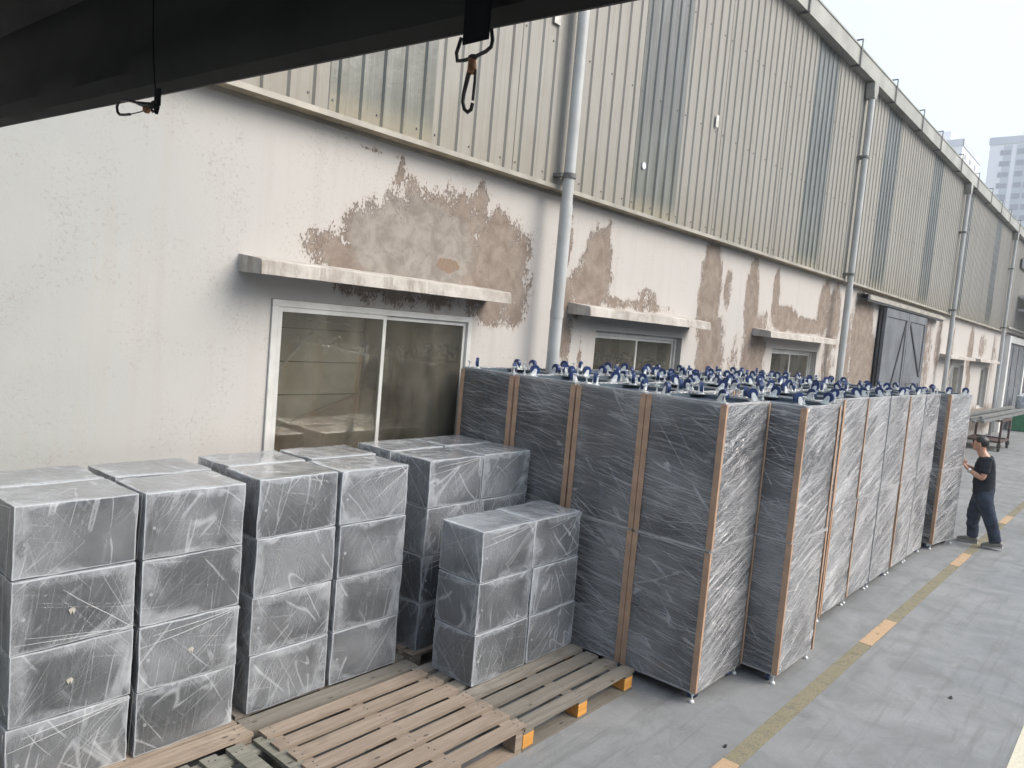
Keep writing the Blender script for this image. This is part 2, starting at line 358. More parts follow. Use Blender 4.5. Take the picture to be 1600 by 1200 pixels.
M['green'] = simple('green_plastic', (.02, .20, .09), .45)
M['whitep'] = simple('white_plastic', (.62, .66, .72), .5)
M['whitepaint'] = simple('white_frame_paint', (.68, .68, .66), .6, 0, .08, 2)
M['tower'] = simple('tower_render', (.72, .70, .70), .8, 0, .06, .05)
M['towerwin'] = simple('tower_glass', (.16, .18, .23), .4, 0, .2, .2)
M['towergrey'] = simple('tower_grey_band', (.40, .42, .46), .8, 0, .1, .1)
M['skin'] = simple('skin', (.50, .27, .18), .5, 0, .08, 8)
M['hair'] = simple('black_hair', (.012, .010, .010), .5, 0, .3, 60)
M['shirt'] = simple('black_shirt', (.013, .017, .024), .85, 0, .3, 9, .2)
M['jeans'] = simple('dark_jeans', (.028, .038, .060), .85, 0, .35, 12, .2)
M['shoe'] = simple('grey_shoe', (.20, .19, .17), .7, 0, .2, 20)
M['sole'] = simple('shoe_sole', (.35, .34, .31), .7)
M['watch'] = simple('watch_steel', (.8, .8, .78), .2, .9)
M['eye'] = simple('eye_dark', (.02, .015, .012), .3)
M['lip'] = simple('lip', (.38, .16, .12), .5)
M['paper'] = simple('torn_paper', (.42, .40, .36), .8)

# ------------------------------------------------------------------ mesh helpers
class MB:
    def __init__(s): s.v = []; s.f = []; s.mi = []
    def add(s, vs, fs, mi=0):
        o = len(s.v); s.v += [tuple(v) for v in vs]; s.f += [tuple(i + o for i in f) for f in fs]; s.mi += [mi] * len(fs); return s
    def box(s, x0, y0, z0, x1, y1, z1, mi=0, M_=None):
        vs = [Vector((x, y, z)) for z in (z0, z1) for y in (y0, y1) for x in (x0, x1)]
        if M_ is not None: vs = [M_ @ v for v in vs]
        return s.add(vs, [(0, 2, 3, 1), (4, 5, 7, 6), (0, 1, 5, 4), (2, 6, 7, 3), (0, 4, 6, 2), (1, 3, 7, 5)], mi)
    def prism(s, prof, axis, a0, a1, mi=0, cap=True):
        """prof: 2d loop; axis: extrusion axis"""
        def P(p, a):
            return {'x': (a, p[0], p[1]), 'y': (p[0], a, p[1]), 'z': (p[0], p[1], a)}[axis]
        n = len(prof); vs = [P(p, a0) for p in prof] + [P(p, a1) for p in prof]
        fs = [(i, (i + 1) % n, n + (i + 1) % n, n + i) for i in range(n)]
        if cap: fs += [tuple(range(n))[::-1], tuple(range(n, 2 * n))]
        return s.add(vs, fs, mi)
    def tube(s, pts, r, seg=10, mi=0, cap=True, closed=False):
        pts = [Vector(p) for p in pts]; rs = r if isinstance(r, (list, tuple)) else [r] * len(pts)
        n = len(pts); rings = []; ref = None
        for i, p in enumerate(pts):
            if closed: t = (pts[(i + 1) % n] - pts[i - 1])
            else: t = (pts[min(i + 1, n - 1)] - pts[max(i - 1, 0)])
            t.normalize()
            if ref is None:
                ref = Vector((0, 0, 1)) if abs(t.z) < .9 else Vector((1, 0, 0))
            a = (ref - t * ref.dot(t)).normalized(); b = t.cross(a); ref = a
            rings.append([p + (a * math.cos(2 * math.pi * k / seg) + b * math.sin(2 * math.pi * k / seg)) * rs[i] for k in range(seg)])
        vs = [v for r_ in rings for v in r_]; fs = []
        for i in range(n if closed else n - 1):
            j = (i + 1) % n
            for k in range(seg):
                fs.append((i * seg + k, i * seg + (k + 1) % seg, j * seg + (k + 1) % seg, j * seg + k))
        if cap and not closed: fs += [tuple(range(seg))[::-1], tuple((n - 1) * seg + k for k in range(seg))]
        return s.add(vs, fs, mi)
    def cyl(s, c, axis, r, h, seg=16, mi=0):
        e = {'x': (1, 0, 0), 'y': (0, 1, 0), 'z': (0, 0, 1)}[axis]; c = Vector(c); e = Vector(e) * (h / 2)
        return s.tube([c - e, c + e], r, seg, mi)
    def ball(s, c, r, seg=12, mi=0, sc=(1, 1, 1)):
        vs = []; fs = []; rings = seg // 2
        for i in range(1, rings):
            th = math.pi * i / rings
            for k in range(seg):
                ph = 2 * math.pi * k / seg
                vs.append((c[0] + r * sc[0] * math.sin(th) * math.cos(ph), c[1] + r * sc[1] * math.sin(th) * math.sin(ph), c[2] + r * sc[2] * math.cos(th)))
        top = len(vs); vs += [(c[0], c[1], c[2] + r * sc[2]), (c[0], c[1], c[2] - r * sc[2])]
        for i in range(rings - 2):
            for k in range(seg):
                fs.append((i * seg + k, (i + 1) * seg + k, (i + 1) * seg + (k + 1) % seg, i * seg + (k + 1) % seg))
        for k in range(seg):
            fs.append((top, k, (k + 1) % seg)); fs.append((top + 1, (rings - 2) * seg + (k + 1) % seg, (rings - 2) * seg + k))
        return s.add(vs, fs, mi)
    def sc(s, k):
        s.v = [(v[0] * k, v[1] * k, 2.5 + (v[2] - 2.5) * k) for v in s.v]; return s
    def mesh(s, name, mats, smooth=False):
        me = bpy.data.meshes.new(name); me.from_pydata(s.v, [], s.f); me.update()
        for m_ in (mats if isinstance(mats, (list, tuple)) else [mats]): me.materials.append(m_)
        me.polygons.foreach_set('material_index', s.mi)
        if smooth: me.polygons.foreach_set('use_smooth', [True] * len(s.f)); 
        return me
    def build(s, name, mats, parent=None, loc=(0, 0, 0), smooth=False, bevel=0., auto=True):
        me = s.mesh(name, mats, smooth)
        bm = bmesh.new(); bm.from_mesh(me); bmesh.ops.recalc_face_normals(bm, faces=bm.faces); bm.to_mesh(me); bm.free()
        if smooth and auto: me.set_sharp_from_angle(angle=R(40))
        o = bpy.data.objects.new(name, me); COL.objects.link(o); o.location = loc; o.parent = parent
        if bevel:
            b = o.modifiers.new('bevel', 'BEVEL'); b.width = bevel; b.segments = 2; b.limit_method = 'ANGLE'
        return o

def empty(name, loc, label=None, cat=None, group=None, rz=0):
    o = bpy.data.objects.new(name, None); COL.objects.link(o); o.location = loc; o.rotation_euler = (0, 0, rz); o.empty_display_size = .1
    tag(o, label, cat, group); return o
def tag(o, label=None, cat=None, group=None, kind=None):
    if label: o['label'] = label
    if cat: o['category'] = cat
    if group: o['group'] = group
    if kind: o['kind'] = kind
    return o
def put(me, name, parent=None, loc=(0, 0, 0), rot=(0, 0, 0), sc=(1, 1, 1)):
    o = bpy.data.objects.new(name, me); COL.objects.link(o); o.parent = parent; o.location = loc; o.rotation_euler = rot; o.scale = sc; return o

KIDS = {}
def kids(root):
    return [c for c in root.children]
def dup(root, loc, rz=None, label=None, name=None):
    r = root.copy(); COL.objects.link(r); r.location = loc
    if rz is not None: r.rotation_euler = (0, 0, rz)
    if label: r['label'] = label
    for ch in list(root.children):
        c = ch.copy(); COL.objects.link(c); c.parent = r
        for g in list(ch.children):
            d_ = g.copy(); COL.objects.link(d_); d_.parent = c
    return r

# ------------------------------------------------------------------ ground and markings
g = MB(); g.add([(-150, -120, 0), (700, -120, 0), (700, 300, 0), (-150, 300, 0)], [(0, 1, 2, 3)])
tag(g.build('ground', M['ground']), kind='structure')
g = MB(); g.box(-4, 1.64, .0, 60, 1.75, .004)
tag(g.build('faded_lane_line', M['olive']), kind='structure')
g = MB()
for i in range(-2, 12):
    x = 3.48 + 3.64 * i if i < 1 else 7.03 + 3.74 * (i - 1)
    g.box(x, 1.642, .002, x + .84, 1.748, .008)
tag(g.build('orange_lane_dashes', M['orange']), kind='structure')
g = MB(); g.box(-4, .33, .0, 60, .46, .004)
tag(g.build('cream_lane_line', M['cream']), kind='structure')
g = MB(); g.add([(16.9, -3, .004), (16.935, -3, .004), (17.36, 4.2, .004), (17.325, 4.2, .004)], [(0, 1, 2, 3)])
tag(g.build('slab_joint', simple('joint_filler', (.36, .36, .34), .8)), kind='structure')

# ------------------------------------------------------------------ factory building
YW = 4.8
factory = empty('factory_building', (0, YW, 0), 'long factory with peeling white wall below and grey ribbed cladding above', 'factory')
def fpart(mb, name, mats, **k):
    o = mb.build(name, mats, None, **k); o.parent = factory; o.matrix_parent_inverse = factory.matrix_world.inverted(); o.matrix_parent_inverse = Matrix.Translation((0, -YW, 0)); return o
ZF = 3.87
openings = [(2.945, .98, 4.985, 2.55), (6.98, 1.0, 8.97, 2.535), (12.0, 1.0, 14.08, 2.51), (25.63, 1.0, 27.6, 2.50), (30.6, 1.03, 32.1, 2.49), (17.62, 0, 21.7, 3.6)]
# blobs: x, z, rx, rz, strength ; centre strength falls off smoothly
blobs = [(4.0, 3.0, .62, .42, .95), (4.55, 3.1, .75, .52, 1.), (4.65, 3.32, .35, .25, .8), (5.25, 3.05, .5, .5, 1.), (5.62, 2.95, .22, .5, .75), (5.3, 2.66, .33, .22, .9),
 (4.98, 3.42, .10, .42, .8), (4.36, 3.46, .12, .14, .62), (5.5, 3.35, .2, .3, .55), (3.45, 2.93, .4, .1, .55), (5.25, 2.60, .45, .08, .75), (3.62, 2.95, .5, .2, .8), (5.7, 3.2, .12, .35, .5), (5.45, 3.45, .25, .1, .45), (4.05, 3.66, .035, .14, .95), (3.8, 3.76, .25, .04, .6), (4.6, 3.55, .1, .2, .3),
 (6.9, 3.2, .26, .42, .92), (6.62, 2.95, .16, .3, .85), (7.05, 3.45, .06, .3, .75), (6.4, 2.55, .13, .55, .72), (6.35, 3.4, .07, .3, .6), (6.7, 2.3, .05, .3, .6), (7.7, 2.87, .9, .08, .62), (8.0, 3.0, .25, .1, .5),
 (9.62, 3.1, .30, .85, .98), (9.8, 2.2, .38, .7, .98), (10.15, 3.3, .14, .3, .6), (11.0, 3.2, .24, .6, .92), (11.25, 2.3, .42, .8, .92), (10.6, 2.2, .2, .5, .5), (11.9, 3.3, .14, .45, .88), (12.4, 3.0, .6, .2, .9), (11.55, 2.7, .3, .4, .6),
 (13.2, 2.95, 1.3, .13, .9), (14.2, 3.3, .3, .5, .85), (14.75, 3.1, .4, .7, .8), (14.7, 2.2, .4, .6, .6), (15.6, 2.6, .25, .9, .7), (16.6, 2.9, .7, .95, .98), (16.9, 2.2, .8, .9, .98), (15.9, 2.0, .15, .9, .62),
 (22.4, 2.5, .5, 1.3, .6), (23.6, 3.0, .4, .8, .62), (28.3, 2.9, .45, .8, .85), (28.5, 1.6, .4, 1.0, .7), (30.3, 3.2, .8, .4, .55), (25.3, 2.6, .4, 1.2, .62), (32.8, 2.9, .5, .8, .55), (31.3, .7, 3.5, .5, .7)]
def bl(x, z):
    v = 0
    for bx, bz, rx, rz, st in blobs:
        q = ((x - bx) / rx) ** 2 + ((z - bz) / rz) ** 2
        if q < 4: v = max(v, st * math.exp(-.55 * q * q) if q > 0 else st)
    return v
def breaks(a, b, extra, step):
    xs = sorted(set([a, b] + [e for e in extra if a < e < b])); out_ = []
    for i in range(len(xs) - 1):
        n = max(1, int(math.ceil((xs[i + 1] - xs[i]) / step)))
        out_ += [xs[i] + (xs[i + 1] - xs[i]) * k / n for k in range(n)]
    return out_ + [b]
xs = breaks(-8, 16, [o[0] for o in openings] + [o[2] for o in openings], .07) + breaks(16, 33.9, [o[0] for o in openings] + [o[2] for o in openings], .14)[1:]
zs = breaks(0, ZF + .05, [o[1] for o in openings] + [o[3] for o in openings], .06)
verts = []; faces = []; idx = {}
def vid(i, j):
    if (i, j) not in idx:
        idx[(i, j)] = len(verts); x, z = xs[i], zs[j]
        verts.append((x, YW + .006 * noise.noise(Vector((x * .8, z * .8, 0))) , z))
    return idx[(i, j)]
for i in range(len(xs) - 1):
    cx = (xs[i] + xs[i + 1]) / 2
    for j in range(len(zs) - 1):
        cz = (zs[j] + zs[j + 1]) / 2
        if any(o[0] < cx < o[2] and o[1] < cz < o[3] for o in openings): continue
        faces.append((vid(i, j), vid(i + 1, j), vid(i + 1, j + 1), vid(i, j + 1)))
nfront = len(verts)
def quad(a, b, c, d_): 
    o = len(verts); verts.extend([a, b, c, d_]); faces.append((o, o + 1, o + 2, o + 3))
for x0, z0, x1, z1 in openings:
    y0, y1 = YW, YW + .22
    quad((x0, y0, z0), (x0, y1, z0), (x0, y1, z1), (x0, y0, z1)); quad((x1, y0, z1), (x1, y1, z1), (x1, y1, z0), (x1, y0, z0))
    quad((x0, y0, z1), (x0, y1, z1), (x1, y1, z1), (x1, y0, z1)); quad((x0, y0, z0), (x1, y0, z0), (x1, y1, z0), (x0, y1, z0))
me = bpy.data.meshes.new('masonry_wall'); me.from_pydata(verts, [], faces); me.materials.append(M['wall'])
pa = me.attributes.new('peel', 'FLOAT', 'POINT'); pd = me.attributes.new('damp', 'FLOAT', 'POINT'); pr = me.attributes.new('rust', 'FLOAT', 'POINT')
pv_, dv_, rv_ = [], [], []
for k, (x, y, z) in enumerate(verts):
    b = bl(x, z) if k < nfront else .1
    far = .13 if x > 15 else (.12 if x > 6.1 else 0)
    pv_.append(b * .95 - .08 + far + .1 * noise.noise(Vector((x * 1.3, z * .5, 3))))
    dv_.append(max(0, 1 - ((x - 4.25) / .95) ** 2 - ((z - 3.1) / .55) ** 2))
    rv_.append(max(0, 1.2 - ((x - 4.62) / .21) ** 2 - ((z - 2.97) / .09) ** 2) * .75)
pa.data.foreach_set('value', pv_); pd.data.foreach_set('value', dv_); pr.data.foreach_set('value', rv_)
wallo = bpy.data.objects.new('masonry_wall', me); COL.objects.link(wallo); wallo.parent = factory; wallo.matrix_parent_inverse = Matrix.Translation((0, -YW, 0))
# backing and interior
g = MB(); g.box(-8, YW + .22, ZF, 33.9, YW + .35, 7.55)
for a_, b_ in ((-8, 2.945), (4.985, 6.98), (8.97, 12.0), (14.08, 17.62), (21.7, 25.63), (27.6, 30.6), (32.1, 33.9)): g.box(a_, YW + .222, 0, b_, YW + .34, ZF - .003)
for x0, z0, x1, z1 in openings[:5]:
    g.box(x0, YW + .224, 0, x1, YW + .34, z0); 
for x0, z0, x1, z1 in openings: g.box(x0, YW + .224, z1, x1, YW + .34, ZF - .003)
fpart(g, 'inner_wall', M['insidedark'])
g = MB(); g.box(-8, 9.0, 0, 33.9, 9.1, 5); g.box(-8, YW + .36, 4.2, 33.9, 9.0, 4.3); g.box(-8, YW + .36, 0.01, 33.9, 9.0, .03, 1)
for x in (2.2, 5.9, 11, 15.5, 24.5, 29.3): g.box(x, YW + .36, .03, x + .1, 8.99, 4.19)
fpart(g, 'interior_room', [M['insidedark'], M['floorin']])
# partition seen through the big window: panel boards, battens, dark stock lower right
g = MB()
g.box(2.95, 5.32, .04, 6.05, 5.36, 3.4)
for z in (1.25, 1.52, 1.79, 2.06, 2.33, 2.6, 2.9, 3.2): g.box(2.95, 5.312, z, 6.05, 5.319, z + .008, 1)
for x in (4.18, 4.46, 5.3): g.box(x, 5.28, .04, x + .035, 5.311, 3.4, 1)
fpart(g, 'interior_partition', [M['inside'], M['insidedark']])
for p_, q_ in (((3.05, 5.2, 1.75), (3.75, 5.2, 2.5)), ((3.5, 5.18, 2.42), (4.0, 5.18, 2.38)), ((4.15, 5.16, 2.38), (4.9, 5.16, 2.3)), ((4.2, 5.16, 2.30), (4.9, 5.16, 2.22))):
    g = MB(); g.tube([p_, q_], .012, 6); fpart(g, 'interior_rail', M['whitep'])
g = MB()
g.prism([(3.0, .04), (5.9, .04), (5.9, 2.25), (4.6, 2.0), (3.6, 1.66), (3.0, 1.45)], 'y', 5.16, 5.22)
fpart(g, 'stored_boards', simple('stored_brown_boards', (.30, .20, .14), .7, 0, .35, 5), bevel=.01)
for q_ in ((7.45, 5.2, 1.2, 7.95, 5.24, 3.2), (8.15, 5.25, 1.9, 8.3, 5.28, 3.2), (12.5, 5.2, 1.0, 13.0, 5.24, 3.3), (13.25, 5.2, 1.4, 13.45, 5.24, 3.3)):
    g = MB(); g.box(*q_); fpart(g, 'curtain', M['pinkcloth'])

def window(x0, z0, x1, z1, inset, frame=.045, mull=.5):
    y = YW + inset; g = MB(); t = .05
    g.box(x0, y, z1 - frame, x1, y + t, z1); g.box(x0, y, z0, x1, y + t, z0 + frame)
    g.box(x0, y + .001, z0 + frame, x0 + frame, y + t, z1 - frame); g.box(x1 - frame, y + .001, z0 + frame, x1, y + t, z1 - frame)
    fr = fpart(g, 'window', M['alu'], bevel=.003)
    xm = x0 + (x1 - x0) * mull
    for k, (a_, b_, yy) in enumerate(((x0 + frame + .002, xm + .022, y + .004), (xm - .022, x1 - frame - .002, y + .027))):
        s = MB(); e = .032; tt = .02; za, zb = z0 + frame + .002, z1 - frame - .002
        s.box(a_, yy, zb - e, b_, yy + tt, zb); s.box(a_, yy, za, b_, yy + tt, za + e); s.box(a_, yy + .001, za + e, a_ + e, yy + tt, zb - e); s.box(b_ - e, yy + .001, za + e, b_, yy + tt, zb - e)
        o = s.build('sash', M['alu']); o.parent = fr
        p = MB(); p.box(a_ + e - .004, yy + .008, za + e - .004, b_ - e + .004, yy + .012, zb - e + .004)
        o = p.build('pane', M['glass']); o.parent = fr
    return fr
window(2.947, .982, 4.983, 2.548, -.02, .05)
window(6.982, 1.002, 8.968, 2.533, .07)
window(12.002, 1.002, 14.078, 2.508, .09, mull=.5)
window(25.632, 1.002, 27.598, 2.498, .1); window(30.602, 1.032, 32.098, 2.488, .1)
# awnings
for x0, x1, z0, z1, dp in ((2.68, 5.17, 2.70, 2.80, .30), (6.42, 9.15, 2.675, 2.775, .30), (11.15, 14.25, 2.67, 2.765, .30), (23.95, 27.6, 2.66, 2.75, .3), (28.5, 32.3, 2.66, 2.75, .3)):
    g = MB(); n = 24; st = []
    prof = [(YW - dp, z0), (YW - dp + .01, z1 - .01), (YW - dp + .03, z1), (YW + .0, z1 + .03), (YW + .0, z0 + .01)]
    for k in range(n + 1):
        x = x0 + (x1 - x0) * k / n
        st.append([(x, p[0] + .003 * noise.noise(Vector((x * 2, i_ * 3., z0))), p[1] + .003 * noise.noise(Vector((x * 6, i_ * 2., 9)))) for i_, p in enumerate(prof)])
    vs = [v for r_ in st for v in r_]; fs = []
    for k in range(n):
        for i_ in range(5): fs.append((k * 5 + i_, k * 5 + (i_ + 1) % 5, (k + 1) * 5 + (i_ + 1) % 5, (k + 1) * 5 + i_))
    fs += [(0, 1, 2, 3, 4), tuple(n * 5 + i_ for i_ in range(5))]
    g.add(vs, fs); fpart(g, 'concrete_awning', M['awning'])
# flashing ledge below the cladding
YC = 4.68
g = MB(); g.box(-8, YC - .02, ZF, 33.9, YW + .02, ZF + .012, 1); g.box(-8, YC - .028, ZF - .006, 33.9, YC - .021, ZF + .034, 0); g.box(-8, YW - .012, ZF - .03, 33.9, YW - .002, ZF - .001, 0)
fpart(g, 'flashing', [M['flash'], M['flashtan']])
# cladding
ZT = 7.52
def sheet_mesh(name, wdt, mat, z0=ZF + .03, z1=ZT, base=YC, dep=.018):
    pts = [(0., 0.)]; x = 0
    n = round(wdt / .2)
    for k in range(n):
        o = k * .2
        pts += [(o + .06, 0), (o + .075, -dep), (o + .125, -dep), (o + .14, 0)]
    pts.append((n * .2 - .004, 0))
    zsn = [z0, z0 + .8, z0 + 2., z1]
    vs = [(p[0], p[1], z) for z in zsn for p in pts]; m_ = len(pts)
    fs = [(j * m_ + i, j * m_ + i + 1, (j + 1) * m_ + i + 1, (j + 1) * m_ + i) for j in range(3) for i in range(m_ - 1)]
    g = MB(); g.add(vs, fs)
    g.box(-.004, .001, z0, .003, .02, z1, 1)   # dark lap line at the joint
    for zz in (z0 + .09, z0 + 1.3, z0 + 2.5):
        for k in range(0, n, 2): g.cyl((k * .2 + .03, -.003, zz), 'y', .009, .008, 6, 1)
    me_ = g.mesh(name, [mat, M['bracket']]); return me_
sm = sheet_mesh('cladding_sheet', 1.0, M['clad']); smt = sheet_mesh('translucent_sheet', 1.0, M['transl'])
tr = {0, 4, 9, 13, 17, 21, 26}
rng = random.Random(3)
for k in range(-11, 31):
    x = 3.23 + k
    if x > 33.5: break
    isT = k in tr
    o = put(smt if isT else sm, 'translucent_sheet' if isT else 'cladding_sheet', factory, (x, YC + (.004 if k % 2 else 0), 0)); o.matrix_parent_inverse = Matrix.Translation((0, -YW, 0))
for (x, z, r_) in ((3.62, 4.55, .045), (7.42, 4.42, .04)):
    g = MB(); g.cyl((x, YC - .012, z), 'y', r_, .012, 14); fpart(g, 'plastic_washer', M['whitep'])
pp_ = simple('pale_patch', (.50, .49, .46), .5)
for x, z, a_, b_ in ((5.62, 5.35, .09, .16), (9.0, 5.25, .07, .15)):
    g = MB(); g.box(x, YC - .026, z, x + a_, YC - .021, z + b_); fpart(g, 'patch', pp_)
# gutter
g = MB(); th = .012
g.box(-8, 4.53, 7.45, 70, YC - .002, 7.45 + th); g.box(-8, 4.518, 7.45 - .006, 70, 4.53, 7.74); g.box(-8, 4.505, 7.72, 70, 4.517, 7.75)
fpart(g, 'gutter', M['gutter'])
g = MB(); g.prism([(4.60, 7.80), (4.60, 7.845), (14.5, 9.3), (14.5, 9.255)], 'x', -8, 70); g.box(-8, YC + .01, 7.5, 70, YC + .05, 7.80)
fpart(g, 'roof', M['roof'])
x = -1.3; i = 0
bx_ = [11.2, 13.65, 15.9, 18.05, 19.85, 22.2, 24.5, 26.7, 28.6, 30.4, 32.6, 35, 38]
for x in [-3.5, -1.3, .9, 3.1, 5.2, 7.3, 9.2] + bx_:
    b = MB(); b.box(x, 4.492, 7.435, x + .045, 4.504, 7.86); b.box(x, 4.50, 7.425, x + .045, YC - .03, 7.441); b.box(x, 4.492, 7.86, x + .045, 4.60, 7.872)
    fpart(b, 'gutter_bracket', M['bracket'])
# downpipes
for x, zb in ((5.93, 0), (14.7, 0), (23.8, 0), (32.6, 0)):
    g = MB(); y = 4.56
    g.tube([(x, y, .02), (x, y, 3.72)], .062, 24); g.tube([(x, y, 3.70), (x, y, 7.2)], .055, 24)
    g.tube([(x, y, 2.62), (x, y, 2.70)], .067, 24)
    p = fpart(g, 'downpipe', M['pipe'], smooth=True)
    h = MB(); h.prism([(x - .12, 7.43), (x + .12, 7.43), (x + .12, 7.3), (x + .07, 7.16), (x - .07, 7.16), (x - .12, 7.3)], 'y', y - .06, y + .09)
    h_ = h.build('hopper', M['gutter']); h_.parent = p
    for z in (3.97, 6.1):
        c = MB(); c.tube([(x, y, z), (x, y, z + .045)], .069, 24); c.box(x - .10, y + .02, z + .005, x - .05, y + .13, z + .04); c.box(x + .05, y + .02, z + .005, x + .10, y + .13, z + .04)
        c_ = c.build('pipe_clamp', M['bracket'], smooth=True); c_.parent = p
# sliding doors and rail
g = MB(); g.box(16.0, 4.60, 3.66, 23.1, 4.72, 3.735); g.box(16.0, 4.585, 3.64, 16.15, 4.735, 3.75, 1); g.box(16.1, 4.62, 3.62, 23.0, 4.69, 3.655, 1)
fpart(g, 'door_rail', [M['flash'], M['doordark']])
g = MB(); g.box(16.0, 4.66, 3.74, 23.1, 4.80, 3.77); fpart(g, 'rail_cover', M['flash'])
def slide_door(x0, x1, diag, low):
    z0, z1 = .06, 3.60; g = MB(); y = 4.66
    g.box(x0, y, z0, x1, y + .045, z1)
    t = .13
    g.box(x0 + .002, y - .02, z0, x0 + t, y - .001, z1 - .002); g.box(x1 - t, y - .02, z0, x1 - .002, y - .001, z1 - .002)
    g.box(x0 + t, y - .02, z1 - t * 1.4, x1 - t, y - .001, z1 - .002); g.box(x0 + t, y - .02, z0, x1 - t, y - .001, z0 + t)
    zz = 1.95 if low else z0 + t
    if low: g.box(x0 + t, y - .02, zz, x1 - t, y - .001, zz + .16); g.box(x0 + .45, y - .015, z0 + t, x0 + .5, y - .001, zz); g.box(x0 + .45, y - .0151, zz - .3, x1 - .45, y - .001, zz - .25)
    o = fpart(g, 'sliding_door', M['door'], bevel=.004)
    b = MB(); zlo = zz + (.16 if low else 0); zhi = z1 - t * 1.4
    pa_ = (x0 + t, zlo) if diag > 0 else (x1 - t, zlo); pb_ = (x1 - t, zhi) if diag > 0 else (x0 + t, zhi)
    dx, dz = pb_[0] - pa_[0], pb_[1] - pa_[1]; l = math.hypot(dx, dz); nx, nz = -dz / l * .035, dx / l * .035
    b.prism([(pa_[0] + nx, pa_[1] + nz), (pa_[0] - nx, pa_[1] - nz), (pb_[0] - nx, pb_[1] - nz), (pb_[0] + nx, pb_[1] + nz)], 'y', y - .024, y - .003)
    b_ = b.build('brace', M['doordark']); b_.parent = o
    e = MB(); e.box(x0 + t, y - .006, zhi, x1 - t, y - .0005, zhi + .03); e.box(x0 + t, y - .006, zlo, x0 + t + .03, y - .0005, zhi); e.box(x1 - t - .03, y - .006, zlo, x1 - t, y - .0005, zhi)
    e_ = e.build('panel_groove', M['doordark']); e_.parent = o
slide_door(17.65, 19.55, 1, False); slide_door(19.58, 21.3, -1, True)
g = MB(); g.box(17.6, 4.73, .02, 21.8, 4.76, 3.61); fpart(g, 'door_opening_panel', M['doordark'])

# ------------------------------------------------------------------ far warehouse beyond the last downpipe
far = empty('far_warehouse', (34, YW, 0), 'far warehouse bay with tall grey doors in white frame beyond last downpipe', 'warehouse')
def ffar(mb, name, mats, **k):
    o = mb.build(name, mats, None, **k); o.parent = far; o.matrix_parent_inverse = Matrix.Translation((-34, -YW, 0)); return o
g = MB(); g.box(33.92, YW, 0, 34.8, YW + .3, 4.1); g.box(40.2, YW, 0, 70, YW + .3, 4.1); g.box(34.8, YW, 3.82, 40.2, YW + .3, 4.1); g.box(33.92, YW + .05, 4.1, 70, YW + .3, 7.5)
ffar(g, 'wall', M['awning'])
g = MB(); g.box(33.95, 4.60, 4.05, 69, 4.78, 4.12); ffar(g, 'ledge', M['flash'])
for k in range(36):
    o = put(sm, 'cladding_sheet', far, (34.0 + k, YC, .13)); o.matrix_parent_inverse = Matrix.Translation((-34, -YW, 0)); o.scale = (1, 1, .97)
g = MB(); g.box(34.85, 4.62, 0, 35.2, 4.79, 3.55); g.box(39.6, 4.62, 0, 39.95, 4.79, 3.55); g.box(34.85, 4.62, 3.55, 44, 4.79, 3.8); g.box(44, 4.62, 0, 44.3, 4.79, 3.8)
ffar(g, 'door_frame', M['whitepaint'])
for a_, b_ in ((35.21, 36.5), (36.54, 38.05), (38.09, 39.59)):
    g = MB(); g.box(a_, 4.72, .03, b_, 4.77, 3.54); g.box(a_ + .1, 4.70, .2, b_ - .1, 4.719, 1.7); g.box(a_ + .1, 4.70, 1.8, b_ - .1, 4.719, 3.4)
    ffar(g, 'door', M['door'])
g = MB(); g.box(39.96, 4.74, .0, 43.99, 4.78, 3.54); ffar(g, 'dark_doorway', M['doordark'])
g = MB(); g.box(35.0, 4.59, 6.45, 60, 4.645, 6.8); ffar(g, 'louvre', M['doordark'])
g = MB(); g.prism([(4.60, 5.35), (4.60, 5.45), (2.9, 5.0), (2.9, 4.92)], 'x', 35.6, 52); g.box(35.6, 2.9, 4.80, 35.68, 4.6, 4.9); g.box(43, 2.9, 4.80, 43.1, 4.6, 4.9)
ffar(g, 'lean_to_roof', M['roof'])

# building across the yard (seen in the window reflections)
opp = empty('opposite_warehouse', (0, -11, 0), 'low warehouse across the yard that shows only in the window glass', 'warehouse')
g = MB(); g.box(-25, -14, 0, 70, -11, 2.2); g.box(-25, -14, 2.2, 70, -11.02, 5.6, 1); g.prism([(-10.4, 5.4), (-10.4, 5.5), (-18, 7), (-18, 6.9)], 'x', -25, 70, 2)
o = g.build('wall', [M['awning'], M['clad'], M['roof']], opp); o.matrix_parent_inverse = Matrix.Translation((0, 11, 0))
for x in range(-20, 66, 7):
    g = MB(); g.box(x, -10.99, 0, x + 3.4, -10.96, 3.4); o = g.build('door', M['doordark'], opp); o.matrix_parent_inverse = Matrix.Translation((0, 11, 0))

LITTER = [(6.48, .93, .028, 'dead_leaf', 'small dark curled leaf alone on the concrete by the right edge', M['rubber']), (4.46, 1.80, .022, 'dead_leaf', 'small dark leaf by the lane line at the bottom of the photo', M['rubber'])]
